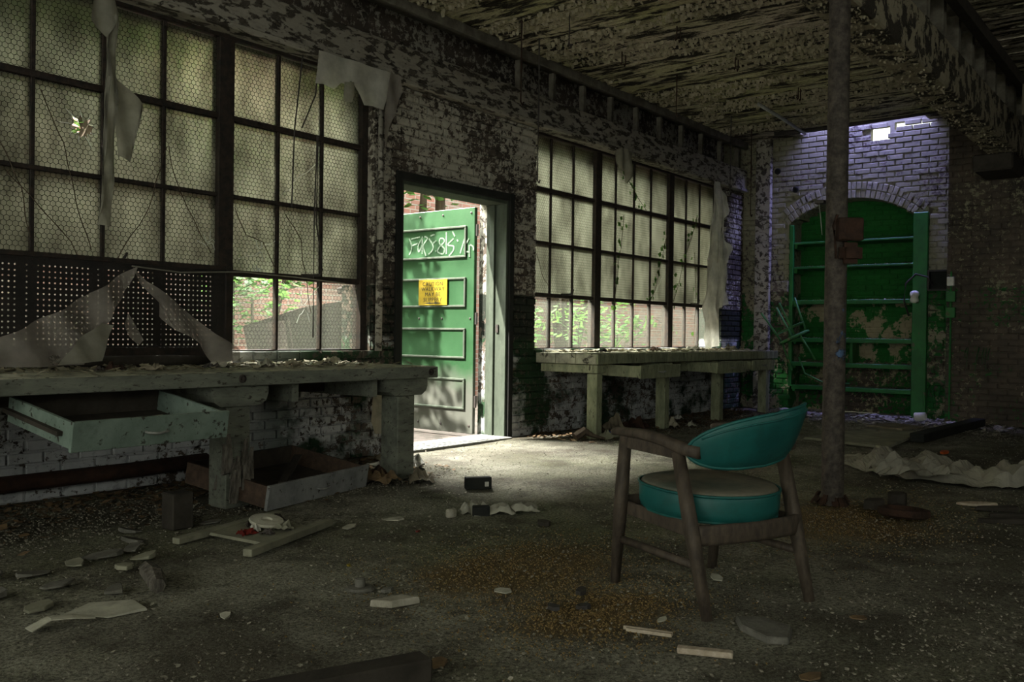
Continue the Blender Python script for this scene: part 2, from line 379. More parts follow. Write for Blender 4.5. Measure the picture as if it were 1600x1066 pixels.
def bricks(parent, matname, toW, u0, u1, v0, v1, holes, mesh_full, reject=None, limit=300, rot=(0, 0, 0), bl=.215, bh=.075, gap=.013, depth=.05, cond=None):
    """running bond; the 300 full bricks nearest the camera in view are objects, the rest one mesh"""
    full = []; rest = MB(); row = 0; v = v0
    while v < v1-.02:
        h = min(bh, v1-v); off = (row % 2)*bl/2; u = u0-off
        if row % 6 == 5: pass
        while u < u1:
            segs = [(max(u, u0), min(u+bl, u1))]
            for a0, a1, b0, b1 in holes:
                if v+h/2 > b0 and v+h/2 < b1:
                    ns = []
                    for p, q in segs:
                        if q <= a0 or p >= a1: ns.append((p, q))
                        else:
                            if p < a0: ns.append((p, a0))
                            if q > a1: ns.append((a1, q))
                    segs = ns
            for p, q in segs:
                if q-p < .03: continue
                cu, cv = (p+q)/2, v+h/2
                if reject and reject(cu, cv, (q-p)/2): continue
                dz = random.uniform(-.004, .003)
                if q-p > bl-.001 and h > bh-.001: full.append((cu, cv, dz))
                else: rest.add(*brick_geo(toW, cu, cv, dz, q-p-gap, h-gap, depth))
            u += bl
        v += bh; row += 1
    def key(b):
        w = toW(b[0], b[1], 0); return (w-CAM).length + (0 if in_frame(w, -12) and (cond is None or cond(w)) else 100)
    full.sort(key=key)
    for i, b in enumerate(full):
        w = toW(b[0], b[1], 0)
        if i < limit and key(b) < 100:
            o = inst('brick', mesh_full, toW(b[0], b[1], b[2]), parent, (rot[0], rot[1]+random.uniform(-.006, .006), rot[2]+random.uniform(-.006, .006)))
        else: rest.add(*brick_geo(toW, b[0], b[1], b[2], bl-gap, bh-gap, depth))
    if rest.v:
        rest.build('brickwork', matname, parent, kind='stuff')
def brick_local(l, h, d):
    a, b, c = l/2, h/2, .006
    return [(-a, -b, 0-c), (a, -b, 0-c), (a, b, 0-c), (-a, b, 0-c), (-a+c, -b+c, 0), (a-c, -b+c, 0), (a-c, b-c, 0), (-a+c, b-c, 0), (-a, -b, -d), (a, -b, -d), (a, b, -d), (-a, b, -d)], \
        [(4, 5, 6, 7), (0, 1, 5, 4), (1, 2, 6, 5), (2, 3, 7, 6), (3, 0, 4, 7), (0, 8, 9, 1), (1, 9, 10, 2), (2, 10, 11, 3), (3, 11, 8, 0)]
def brick_geo(toW, cu, cv, dz, l, h, d):
    vs, fs = brick_local(l, h, d)
    j = [random.uniform(-.003, .003) for _ in range(3)]
    return [toW(cu+p[0]+j[0], cv+p[1]+j[1]*.6, dz+p[2]) for p in vs], fs
def brick_mesh(name, matname, axes, l=.202, h=.062, d=.05):
    vs, fs = brick_local(l, h, d); me = D.meshes.new(name)
    me.from_pydata([tuple(axes[0]*p[0]+axes[1]*p[1]+axes[2]*p[2]) for p in vs], [], fs); me.materials.append(M[matname]); return me

# window wall: core boxes around the openings, then bricks in front
W1 = (.70, 5.24, .89, 3.19); DO = (5.57, 7.08, -.1, 2.38); W2 = (7.55, 11.98, .89, 3.19)
core = MB(); ya = YW+.020
for a, b, c, d in ((-5, -4.5, 0, 3.52), (-4.5, -1.5, 0, .88), (-4.5, -1.5, 3.2, 3.52), (-1.5, W1[0], 0, 3.52), (W1[0], W1[1], 0, .88), (W1[1], DO[0], 0, 3.52), (DO[0], DO[1], 2.385, 3.52), (DO[1], W2[0], 0, 3.52), (W2[0], W2[1], 0, .88), (W2[1], XB+.5, 0, 3.52), (W1[0], W1[1], 3.2, 3.52), (W2[0], W2[1], 3.2, 3.52)):  # leftmost gap is an unglazed opening added out of view for fill light
    core.box(a, b, ya, Y1, c, d)
core.box(-5, XB+.5, YW+.34, Y1, 3.52, 4.2)
wl = core.build('wall_left', 'wall_left', kind='structure'); wl['label'] = 'peeling whitewashed brick wall with two steel windows and a doorway'
toL = lambda u, v, d: Vector((u, YW-d, v))
mL = brick_mesh('brick_left', 'wall_left', (Vector((1, 0, 0)), Vector((0, 0, 1)), Vector((0, -1, 0))))
bricks(wl, 'wall_left', toL, .3, XB, 0, 3.19, [W1, DO, W2], mL, cond=lambda w: not (w.x < 4.9 and .62 < w.z < .9) and not (w.x > 7.4 and .6 < w.z))
# lintel band and ledge above the openings
ln = B(-5, XB, YW-.05, YW+.30, 3.235, 3.52).build('trim_1', 'lintel', bevel=.008, kind='structure'); ln['label'] = 'long lintel band with peeling cream paint above the windows'
lg = B(-5, XB, YW-.085, YW+.2, 3.19, 3.234).build('trim_2', 'lintel', bevel=.006, kind='structure'); lg['label'] = 'narrow ledge under the peeling lintel band'
# joist ends standing on the lintel, with dark bays between them
fa = B(4.8, XB, YW-.06, YW+.0, 3.83, 3.95).build('trim_3', 'joist', bevel=.006, kind='structure'); fa['label'] = 'grey edge board where the ceiling meets the joist bays'
jm = D.meshes.new('joist_end'); _b = B(-.022, .022, -.03, .03, -.155, .155); jm.from_pydata([tuple(p) for p in _b.v], [], _b.f); jm.materials.append(M['joist'])
for i in range(13):
    x = 7.25+.585*i
    if x < XB-.1: inst('joist_end', jm, (x, YW+.035, 3.675), wl)
# door trim and jambs
MB().box(DO[0]-.07, DO[0], YW-.02, YW+.02, 0, 2.45).box(DO[1], DO[1]+.07, YW-.02, YW+.02, 0, 2.45).box(DO[0], DO[1], YW-.02, YW+.02, 2.38, 2.45).build('trim_4', 'trim_black', bevel=.004, kind='structure')['label'] = 'black painted casing around the doorway'
MB().box(DO[1]-.035, DO[1]-.001, YW+.0, YW+.26, 0, 2.379).box(DO[0]+.001, DO[0]+.035, YW, YW+.26, 0, 2.379).box(DO[0]+.035, DO[1]-.035, YW, YW+.26, 2.345, 2.379).box(DO[1]-.06, DO[1]-.0355, YW+.14, YW+.20, 0, 2.344).build('trim_5', 'jamb_green', bevel=.003, kind='structure')['label'] = 'faded grey green door jamb'
mb = B(DO[1]-.052, DO[1]-.0352, YW+.085, YW+.115, 1.06, 1.14); mb.build('strike_plate', 'dark_iron', D.objects['trim_5'])
th = B(DO[0]+.03, DO[1]-.03, YW-.10, YW+.30, -.02, .022).build('door_threshold', 'plate_metal', bevel=.004)
tag(th, 'worn ribbed grey metal threshold plate lying in the doorway', 'threshold')
for i in range(20): MB().box(DO[0]+.06+i*.069, DO[0]+.075+i*.069, YW-.09, YW+.29, .022, .026).build('rib', 'plate_metal', th)

# back wall with arched niche
NY0, NY1, ZS, ARC, ACY = 3.20, 4.90, 2.66, 1.36, 4.05     # niche sides, springing height, arch radius, centre
ACZ = 2.98-ARC
core = MB()
core.box(XB+.018, XB+.5, NY1, YW+.4, 0, 3.62).box(XB+.018, XB+.5, 2.6, NY0, 0, 3.62)
seg = 14
for i in range(seg):
    ya_ = NY0+(NY1-NY0)*i/seg; yb_ = NY0+(NY1-NY0)*(i+1)/seg; yc = (ya_+yb_)/2
    zt = ACZ+math.sqrt(ARC**2-(yc-ACY)**2); core.box(XB+.018, XB+.5, ya_, yb_, zt+.02, 3.62)
for a, b, c, d in ((3.80, YW+.4, 3.62, 4.2), (2.6, 3.55, 3.62, 3.86), (3.55, 3.80, 3.62, 3.74), (3.55, 3.80, 3.92, 4.2), (3.49, 3.55, 3.86, 4.2), (2.6, 3.02, 3.86, 4.2), (3.02, 3.49, 3.96, 4.2)): core.box(XB+.018, XB+.12, a, b, c, d)
core.box(XB-.42+.018, XB+.5, -5, 2.72, 0, 4.2)
wb = core.build('wall_back', 'wall_back', kind='structure'); wb['label'] = 'painted brick end wall with an arched niche'
def rej(u, v, hw):
    if abs(u-ACY) < .87+hw*.3 and v < ZS: return True
    d = math.hypot(u-ACY, v-ACZ)
    if v >= ZS-.15 and d < ARC+.235 and abs(u-ACY) < 1.02: return True
    if 3.50 < u < 3.80 and 3.74 < v < 3.92: return True  # bricks missing under the roof: daylight holes
    if 3.0 < u < 3.49 and 3.86 < v < 3.96: return n3((u, v, 0), 6.5, 4) > -.12
    return False
toB = lambda u, v, d: Vector((XB-d, u, v))
mBk = brick_mesh('brick_back', 'wall_back', (Vector((0, 1, 0)), Vector((0, 0, 1)), Vector((-1, 0, 0))))
bricks(wb, 'wall_back', toB, 2.72, YW, 0, 3.98, [], mBk, rej, limit=210, depth=.06)
toP = lambda u, v, d: Vector((XB-.42-d, u, v))
bricks(wb, 'wall_back', toP, .4, 2.72, 0, 3.98, [], mBk, None, limit=88)
for ring in range(2):
    r0 = ARC+.005+ring*.115; nb = 30
    a0 = math.atan2(ZS-.02-ACZ, NY1-ACY+.01); a1 = math.pi-a0
    mv = brick_mesh('voussoir', 'wall_back', (Vector((0, 1, 0)), Vector((0, 0, 1)), Vector((-1, 0, 0))), .105, (a1-a0)*(r0+.05)/nb-.008, .35 if ring == 0 else .05)
    for i in range(nb):
        a = a0+(a1-a0)*(i+.5)/nb
        o = inst('arch_brick', mv, (XB-random.uniform(-.004, .006), ACY+(r0+.055)*math.cos(a), ACZ+(r0+.055)*math.sin(a)), wb, (a, 0, 0))
NX = XB+.42
nb_ = MB().box(NX+.012, NX+.1, NY0-.1, NY1+.1, 0, 3.1).box(XB+.013, NX+.0, NY1+.001, NY1+.02, 0, ZS+.02).box(XB+.013, NX, NY0-.02, NY0-.001, 0, ZS+.02).build('wall_niche', 'niche', kind='structure')
nb_['label'] = 'green painted brick at the back of the arched niche'
toN = lambda u, v, d: Vector((NX-d, u, v))
mN = brick_mesh('brick_niche', 'niche', (Vector((0, 1, 0)), Vector((0, 0, 1)), Vector((-1, 0, 0))))
bricks(nb_, 'niche', toN, NY0, NY1, 0, 3.05, [], mN, None, limit=250)
# walls behind and to the right of the camera, unseen, their openings added and sized for fill light
MB().box(-5.3, -5, -5, 6, 0, .5).box(-5.3, -5, -5, 6, 3.7, 4.2).box(-5.3, -5, -5, -4.6, .5, 3.7).box(-5.3, -5, 5.2, 6, .5, 3.7).build('wall_rear', 'mortar', kind='structure')
MB().box(-5, 13.2, -5.3, -5, 0, 2.6).box(-5, 13.2, -5.3, -5, 3.7, 4.2).box(-5, -2, -5.3, -5, 2.6, 3.7).box(6, 13.2, -5.3, -5, 2.6, 3.7).build('wall_right', 'mortar', kind='structure')

# ceiling: slab above, boards below, a gap at the back wall
cs = MB().box(-5.3, 12.42, -5.3, 6, 3.97, 4.2).box(12.42, 12.84, -5.3, 3.0, 3.97, 4.2).box(12.42, 12.84, 4.7, 6, 3.97, 4.2).box(12.36, 12.42, 2.9, 4.8, 4.2, 5.0).build('ceiling', 'joist', kind='structure')  # raised curb beside the gap is added out of view to block sun
cs['label'] = 'board ceiling with peeling olive and cream paint'
BWD = .105
def board(length):
    me = D.meshes.new('ceiling_board'); m_ = B(-BWD/2+.006, BWD/2-.006, -length/2, length/2, 0, .024)
    me.from_pydata([tuple(p) for p in m_.v], [], m_.f); me.materials.append(M['ceiling']); return me
b1, b2, b4 = board(3.42), board(3.0), board(.86)
i = 0; x = 4.0
while x < 12.62:
    dz = random.uniform(-.006, .006)
    if 12.40 < x < 12.9:
        inst('ceiling_board', b4, (x, 2.6, ZC+dz), cs); inst('ceiling_board', b4, (x, 5.13, ZC+dz), cs)
    elif x < 12.62: inst('ceiling_board', b1, (x, 3.85, ZC+dz), cs, (random.uniform(-.0015, .0015), 0, random.uniform(-.001, .001)))
    if x > 5.5: inst('ceiling_board', b2, (x, .36, ZC+.02+dz), cs)
    x += BWD
B(-5, 4-BWD/2, -5, 5.56, ZC, ZC+.03).build('ceiling_field', 'ceiling', cs); B(4-BWD/2, 12.6, -5, -1.2, ZC, ZC+.03).build('ceiling_field', 'ceiling', cs)
fl = MB()
for i in range(16000):
    x = random.uniform(4.5, 12.0); y = random.uniform(2.2, 5.5)
    if n3((x*1.6, y*.5, 0), 1.1, 3) < .02: continue
    s_ = random.uniform(.006, .026); a = random.gauss(0, .5); t_ = random.uniform(.3, 1.3)
    d1 = Vector((math.sin(a), math.cos(a), 0))*s_*1.6; d2 = Vector((math.cos(a)*math.cos(t_), -math.sin(a)*math.cos(t_), -math.sin(t_)))*s_
    p = Vector((x, y, ZC-.003)); d3 = d2*.6+Vector((0, 0, -.3*s_))
    fl.add([p, p+d1, p+d1*.9+d2, p+d1*.1+d2, p+d1*.8+d2+d3*.7, p+d1*.2+d2+d3*.6], [(0, 1, 2, 3), (3, 2, 4, 5)])
fl.build('paint_flakes', 'flake', cs, kind='stuff')

# beam over the iron column, joist blocks on top
bm_ = thing('timber_beam', 'heavy ceiling beam with peeling paint resting on the iron column', 'beam', (8, 2.0, 3.2))
B(2.5, 12.25, 1.86, 2.16, 3.2, 3.60).build('beam_body', 'beam_paint', bm_, bevel=.012)
B(11.55, 12.25, 1.88, 2.30, 3.0, 3.199).build('corbel', 'wood_dark', bm_, bevel=.02)
for i in range(15): B(4.3+i*.55, 4.40+i*.55, 1.86, 2.15, 3.601, 3.915).build('joist_block', 'joist', bm_)
B(2.5, 12.25, 1.72, 1.80, 3.80, 3.915).build('edge_board', 'wood_dark', bm_)
B(10.9, 11.3, 1.66, 1.70, 3.45, 3.78).build('nailed_board', 'cardboard', bm_)
bf = MB()
for i in range(1600):
    x = random.uniform(4, 12); y = random.uniform(1.88, 2.14); s_ = random.uniform(.008, .024); a = random.uniform(0, 6.3); t_ = random.uniform(.2, 1.2)
    d1 = Vector((math.cos(a), math.sin(a), 0))*s_; d2 = Vector((-math.sin(a)*math.cos(t_), math.cos(a)*math.cos(t_), -math.sin(t_)))*s_
    p = Vector((x, y, 3.199)); bf.add([p, p+d1, p+d1*.8+d2, p+d2*.9+d1*.2], [(0, 1, 2, 3)])
bf.build('paint_flakes', 'flake', bm_, kind='stuff')

# ------------------------------------------------------------------ windows
GY = 5.74
ROWS = [.905, 1.47, 2.03, 2.60, 3.165]
def window(name, label, xs, mulls, holes=()):
    """xs: column edges; mulls: edges that are wide mullions"""
    fr = MB(); x0, x1 = xs[0], xs[-1]
    fr.box(x0-.04, x0+.012, GY-.05, GY+.05, .88, 3.2).box(x1-.025, x1+.04, GY-.05, GY+.05, .88, 3.2).box(x0, x1, GY-.05, GY+.05, 3.165, 3.2).box(x0, x1, GY-.05, GY+.05, .88, .905)
    w = fr.build(name, 'steel_black', kind='structure'); w['label'] = label
    for i, x in enumerate(xs[1:-1]):
        hw = .062 if any(abs(x-m) < .01 for m in mulls) else .013
        dy = .05 if hw > .03 else .022
        B(x-hw, x+hw, GY-dy, GY+dy, .905, 3.165).build('mullion' if hw > .03 else 'glazing_bar', 'steel_black', w, bevel=.003)
    for z in ROWS[1:-1]:
        hw = .022 if abs(z-2.03) > .1 else .014
        ed = [x0]+[m for m in mulls]+[x1]
        for a, b in zip(ed[:-1], ed[1:]):
            B(a+(.063 if a != x0 else 0), b-(.063 if b != x1 else 0), GY-.03, GY+.03, z-hw, z+hw).build('transom_bar', 'steel_black', w, bevel=.003)
    for i in range(len(xs)-1):
        for j in range(4):
            a, b, c, d = xs[i]+.005, xs[i+1]-.005, ROWS[j]+.005, ROWS[j+1]-.005
            m = 'glass_clear' if j == 0 else 'glass_frost'
            hole = [h for h in holes if a < h[0] < b and c < h[1] < d]
            if hole:
                hx, hz, hr = hole[0]; n = 24; mb = MB(); vs = []; fs = []
                for k in range(n):
                    an = 2*math.pi*k/n; ca, sa = math.cos(an), math.sin(an)
                    tt = min(((b if ca > 0 else a)-hx)/ca if abs(ca) > 1e-6 else 9, ((d if sa > 0 else c)-hz)/sa if abs(sa) > 1e-6 else 9)
                    rr = hr*(1+.35*math.sin(k*2.3)+random.uniform(-.2, .2))
                    vs += [(hx+ca*tt, GY, hz+sa*tt), (hx+ca*rr, GY, hz+sa*rr)]
                for k in range(n): q = (k+1) % n; fs.append((2*k, 2*q, 2*q+1, 2*k+1))
                for cx, cz in ((a, c), (b, c), (b, d), (a, d)):
                    near = sorted(range(n), key=lambda k: (vs[2*k][0]-cx)**2+(vs[2*k][2]-cz)**2)[:2]
                    vs.append((cx, GY, cz)); fs.append((len(vs)-1, 2*near[0], 2*near[1]))
                nv_ = len(vs); back = [(q[0], q[1]+.006, q[2]) for q in vs]; vs = [(q[0], q[1]-.0, q[2]) for q in vs]
                edge_ = [(2*k+1, 2*((k+1) % n)+1, 2*((k+1) % n)+1+nv_, 2*k+1+nv_) for k in range(n)]
                p = mb.add(vs+back, fs+[tuple(i+nv_ for i in f[::-1]) for f in fs]+edge_).build('pane', m, w); p['label'] = 'frosted wire glass pane with a star shaped hole'
                for k in range(9):
                    an = k*.7+.2; r0 = hr*1.0; r1 = hr*random.uniform(1.5, 2.4)
                    MB().sweep([(hx+math.cos(an)*r0, GY-.004, hz+math.sin(an)*r0), (hx+math.cos(an+.1)*r1, GY-.004, hz+math.sin(an+.1)*r1)], .0022, n=4).build('crack', 'crack', p)
            else:
                p = B(a, b, GY-.003, GY+.003, c, d).build('pane', m, w)
    return w
w1 = window('window_1', 'tall steel window with frosted wire glass behind the near workbench', [.73, 1.16, 1.60, 2.065, 2.52, 2.965, 3.39, 3.865, 4.345, 4.775, 5.20], [2.065, 3.865], holes=[(2.83, 2.335, .062)])
w2 = window('window_2', 'tall steel window with vines behind the far workbench', [7.59, 7.94, 8.37, 8.845, 9.27, 9.70, 10.12, 10.61, 11.08, 11.48, 11.94], [8.845, 10.61])
# star cracks and fixings on window 1
def cracks(w, cx, cz, rays):
    for a, l in rays:
        p = [(cx+math.cos(a)*l*t_, GY-.0055, cz+math.sin(a)*l*t_+.02*math.sin(t_*5+a)) for t_ in (0, .3, .6, 1)]
        MB().sweep(p, .0022, n=4).build('crack', 'crack', w)
cracks(w1, 4.20, 1.66, [(.6, .18), (3.6, .22), (2.2, .08), (5, .07), (1.4, .06), (4.2, .06)])
cracks(w1, 4.17, 1.50, [(k*.8, .045) for k in range(8)])
cracks(w1, 3.76, 1.68, [(.2, .07), (3.3, .10), (2.5, .06), (5.5, .07), (1.5, .08)])
cracks(w1, 4.50, 2.20, [(.75, .30), (3.9, .16)])
cracks(w1, 4.62, 1.24, [(.9, .40), (2.0, .12), (4.2, .15), (5.2, .12)])
cracks(w2, 10.30, 1.60, [(1.0, .25), (4, .2)])
for w, x in ((w1, 3.02), (w1, 4.66), (w2, 8.22), (w2, 11.3)):
    MB().bar((x-.10, GY-.045, 1.485), (x, GY-.06, 1.49), .02, .028).sweep([(x, GY-.06, 1.49), (x+.05, GY-.08, 1.50), (x+.08, GY-.08, 1.55)], [.012, .012, .008], n=6).build('window_latch', 'dark_iron', w)
# white painted pipe in the reveal of window 1
pp = MB().sweep([(5.285, YW-.035, .89), (5.29, YW-.035, 2.0), (5.29, YW-.035, 3.17)], .03, n=10).build('wall_pipe', 'lintel', smooth=True); tag(pp, 'flaking whitish vertical pipe between the near window and the doorway', 'pipe')
# pulled down cords inside window 1
for k, (p, lab) in enumerate(([[(4.47, 5.60, 3.18), (4.40, 5.60, 2.6), (4.38, 5.60, 2.0)], 'dark cord hanging left of the torn rag in the near window'],
                              [[(4.63, 5.60, 3.18), (4.60, 5.60, 2.9), (4.47, 5.60, 2.62)], 'dark cord curving toward a glazing bar left of the torn rag'],
                              [[(4.62, 5.60, 2.58), (4.60, 5.60, 1.9), (4.60, 5.60, 1.0)], 'thin straight dark cord hanging low in the near window'],
                              [[(4.63, 5.60, 2.58), (4.62, 5.60, 1.9), (4.68, 5.60, 1.62), (4.66, 5.60, 1.5)], 'thin cord bending to the latch of the near window'])):
    tag(MB().sweep(p, .006, n=5).build('hanging_rope', 'dark_iron'), lab, 'cord')

# ------------------------------------------------------------------ door
HY = 5.985; DW = 1.38; DX = 6.98
door = B(DX, DX+.045, HY, HY+DW, .02, 2.335).build('door_1', 'door', bevel=.004, kind='structure'); door['label'] = 'open green panelled door with graffiti and yellow caution sign'
YR = 6.085; YL = HY+DW-.12
for z0, z1 in ((1.826, 2.153), (1.317, 1.624), (.787, 1.101), (.265, .585)):
    q = B(DX-.006, DX-.001, YR+.02, YL-.02, z0+.02, z1-.02).build('door_panel', 'door', door)
    mo = MB()
    for a, b, c, d in ((YR, YL, z1-.022, z1), (YR, YL, z0, z0+.022), (YR, YR+.022, z0+.022, z1-.022), (YL-.022, YL, z0+.022, z1-.022)): mo.box(DX-.024, DX-.0005, a, b, c, d)
    mo.build('moulding', 'jamb_green', q, bevel=.004)
for z in (2.28, 1.20, .10):
    for y in (6.03, 6.42, 6.75): MB().lathe([(.012, 0), (.012, .006), (.004, .009)], 8, Matrix.Translation((DX-.001, y, z)) @ Matrix.Rotation(R(-90), 4, 'Y')).build('bolt', 'dark_iron', door)
for z in (.35, 1.2, 2.1): MB().sweep([(DX+.02, HY-.018, z-.06), (DX+.02, HY-.018, z+.06)], .014, n=8).build('hinge', 'dark_iron', door)
sg = B(DX-.031, DX-.0255, 6.325, 6.735, 1.338, 1.612).build('caution_sign', 'yellow_sign', door, bevel=.002); sg['label'] = 'yellow caution sign'
sg.rotation_euler = (0, 0, 0)
FR = Matrix(((0, 0, -1), (-1, 0, 0), (0, 1, 0))).to_4x4()     # text plane facing -X, reading toward -Y
def text(body, y, z, size, parent):
    cu = D.curves.new('lettering', 'FONT'); cu.body = body; cu.size = size; cu.align_x = 'CENTER'; cu.extrude = .0006; cu.space_character = 1.18
    o = D.objects.new('lettering', cu); me = D.meshes.new_from_object(o); D.objects.remove(o)
    o = D.objects.new('lettering', me); COL.objects.link(o); me.materials.clear(); me.materials.append(M['letter'])
    o.parent = parent; o.matrix_local = Matrix.Translation(Vector((DX-.032, y, z))-Vector(parent['_w'])) @ FR
for k, s_ in enumerate(('CAUTION', 'WALKWAY', 'MAY BE', 'SLIPPERY')): text(s_, 6.53, 1.545-k*.055, .058, sg)
ar = MB()
ar.add([(DX-.0318, 6.66, 1.362), (DX-.0318, 6.56, 1.374), (DX-.0318, 6.56, 1.350)], [(0, 1, 2)]).add([(DX-.0318, 6.40, 1.362), (DX-.0318, 6.50, 1.374), (DX-.0318, 6.50, 1.350)], [(0, 2, 1)]).box(DX-.032, DX-.0312, 6.50, 6.56, 1.357, 1.367)
ar.build('arrow_mark', 'letter', sg)
strokes = [[(6.909, 2.063), (6.874, 1.995), (6.876, 1.929), (6.906, 1.887)], [(6.878, 2.056), (6.749, 2.071)], [(6.862, 1.984), (6.778, 2.004)], [(6.718, 2.053), (6.77, 1.979), (6.761, 1.913), (6.71, 1.987)], [(6.711, 2.074), (6.711, 1.889)], [(6.681, 2.073), (6.636, 2.048), (6.695, 1.975), (6.655, 1.865)], [(6.614, 2.047), (6.553, 1.968), (6.567, 1.915), (6.618, 1.88)], [(6.592, 2.073), (6.533, 2.086)], [(6.554, 1.995), (6.506, 2.02)], [(6.513, 1.918), (6.513, 1.902)], [(6.409, 2.036), (6.452, 2.038), (6.459, 1.985), (6.392, 1.928), (6.413, 1.876), (6.486, 1.901), (6.458, 1.953), (6.394, 2.003), (6.409, 2.036)], [(6.367, 2.103), (6.363, 1.874)], [(6.265, 2.028), (6.343, 1.968), (6.264, 1.949), (6.27, 1.901), (6.327, 1.851)], [(6.281, 2.103), (6.245, 2.048)], [(6.216, 2.015), (6.201, 1.993)], [(6.111, 2.02), (6.171, 1.87)], [(6.055, 2.016), (6.103, 1.946), (6.109, 1.894), (6.053, 1.881)], [(6.048, 1.953), (6.045, 1.828)], [(6.034, 1.953), (5.995, 1.929), (5.992, 1.892)]]
gr_ = MB()
for s_ in strokes:
    pts = []
    for k in range(len(s_)-1):
        p0 = s_[max(k-1, 0)]; p1 = s_[k]; p2 = s_[k+1]; p3 = s_[min(k+2, len(s_)-1)]
        for q in range(5):
            t_ = q/5; f_ = lambda i: .5*(2*p1[i]+(p2[i]-p0[i])*t_+(2*p0[i]-5*p1[i]+4*p2[i]-p3[i])*t_**2+(3*p1[i]-p0[i]-3*p2[i]+p3[i])*t_**3)
            pts.append((DX-.008, f_(0), f_(1)))
    pts.append((DX-.008, s_[-1][0], s_[-1][1]))
    gr_.sweep(pts, .0095, .0012, n=6, up=(-1, 0, 0))
gr_.build('spray_graffiti', 'spray', door)

# ------------------------------------------------------------------ near workbench
WB = thing('workbench', 'long near workbench with bolted thick top and broken drawer under the left window', 'workbench', (3, 5.05, 0))
B(.3, 4.87, 4.53, 5.60, .725, .805).build('bench_top', 'bench_top', WB, bevel=.006)
B(.3, 4.875, 4.515, 4.5295, .722, .802).build('front_edge', 'bench_wood', WB, bevel=.004)
for x in (1.0, 3.19, 4.80):
    m = Matrix.Translation((x, 4.515, .765)) @ Matrix.Rotation(R(90), 4, 'X')
    MB().lathe([(.026, 0), (.026, .004), (.020, .006), (.020, .001), (.011, .001), (.011, .009), (.004, .010)], 14, m).build('bolt', 'dark_iron', WB)
for k, x in enumerate((1.2, 3.11, 4.51)):
    lg_ = B(x, x+.17, 4.56, 4.73, 0, .60)
    lo = lg_.build('leg', 'bench_wood', WB, bevel=.006)
    a, b = x-.10, x+.29
    bo = MB(); prof = [(a+.06, .601), (b-.06, .601), (b-.015, .63), (b, .67), (b, .724), (a, .724), (a, .67), (a+.015, .63)]
    n = len(prof); bo.add([(p[0], 4.55, p[1]) for p in prof]+[(p[0], 5.56, p[1]) for p in prof], [tuple(range(n)), tuple(range(2*n-1, n-1, -1))]+[(i, i+n, (i+1) % n+n, (i+1) % n) for i in range(n)])
    bo.build('bolster', 'bench_wood', WB)
B(.3, 4.7, 5.1, 5.15, .62, .70).build('under_rail', 'drawer_in', WB)
for x in (3.62, 4.30): B(x, x+.05, 4.60, 5.5, .60, .72).build('drawer_runner', 'bench_wood', WB, bevel=.003)
rot_ = MB()
for k in range(16):
    x = 3.10+random.uniform(-.015, .19); y = 4.545+random.uniform(-.03, .01) if k % 3 else 4.56+random.uniform(0, .15); z = random.uniform(0, .22); h = random.uniform(.08, .26)
    rot_.bar((x, y, z), (x+random.uniform(-.02, .02), y-random.uniform(0, .03), z+h), random.uniform(.03, .075), .014, up=(0, 1, .1), w1=.02, h1=.005)
rot_.build('rotten_splinters', 'rotten', WB)
def drawer(root_or_none, mat_o, m, w, d, h, name='drawer', parent=None, handle=True, runner=False, side=None):
    """front at y=0, depth to +y, x centred; m places it"""
    def bx(x0, x1, y0, y1, z0, z1): return MB().box(x0, x1, y0, y1, z0, z1, m)
    dr = bx(-w/2, w/2, 0, .022, 0, h).build(name, mat_o, parent, bevel=.003)
    if parent is None: pass
    bx(-w/2+.012, -w/2+.03, .022, d, .01, h-.01).build('side_board', side or mat_o, dr); bx(w/2-.03, w/2-.012, .022, d, .01, h-.01).build('side_board', side or mat_o, dr)
    bx(-w/2+.03, w/2-.03, d-.018, d, .01, h-.01).build('back_board', 'drawer_in', dr); bx(-w/2+.03, w/2-.03, .022, d-.018, .012, .022).build('bottom_board', 'drawer_in', dr)
    if handle:
        hz = h*.5
        MB().sweep([m @ Vector(p) for p in ((-.06, -.002, hz), (-.055, -.022, hz-.002), (0, -.028, hz-.008), (.055, -.022, hz-.002), (.06, -.002, hz))], .006, n=6).build('handle', 'handle', dr, smooth=True)
    if runner: bx(-w/2-.016, -w/2+.011, .10, d, h*.40, h*.55).build('runner', 'drawer_in', dr)
    return dr
m1 = Matrix.Translation((2.43, 4.16, .475)) @ Matrix.Rotation(R(3), 4, 'Z') @ Matrix.Rotation(R(9), 4, 'X')
d1 = drawer(None, 'drawer_teal', m1, .86, .62, .145, parent=WB, runner=True); d1['label'] = 'chipped pale green drawer pulled out and drooping'
m2 = Matrix.Translation((3.72, 4.44, .0)) @ Matrix.Rotation(R(12.5), 4, 'Z') @ Matrix.Rotation(R(9), 4, 'X')
d2 = drawer(None, 'drawer_grey', m2, 1.0, .66, .15, name='drawer_box', side='drawer_brown'); tag(d2, 'grey drawer lying on the floor beneath the near workbench', 'drawer')
# things in the open drawer
def crumple(cx, cy, cz, sx, sy, sz, n=10, seed=1, rz=0.):
    mb = MB(); vs = []; fs = []; c, s_ = math.cos(rz), math.sin(rz)
    for j in range(n+1):
        for i in range(n+1):
            u, v = i/n*2-1, j/n*2-1; k = 1+.25*n3((u, v, seed), 1.7, seed)
            x, y = u*sx*k, v*sy*k; z = sz*max(0, (.55+.9*n3((u, v, 0), 1.9, seed)+.5*n3((u, v, 5), 4.2, seed)))*(1-.6*max(abs(u), abs(v))**3)
            vs.append((cx+c*x-s_*y, cy+s_*x+c*y, cz+z))
    for j in range(n):
        for i in range(n): a = j*(n+1)+i; fs.append((a, a+1, a+n+2, a+n+1))
    return mb.add(vs, fs)
tag(crumple(2.42, 4.33, .525, .10, .06, .06, seed=3).build('crumpled_rag', 'blue', smooth=True), 'crumpled blue rag inside the pulled out drawer', 'rag')
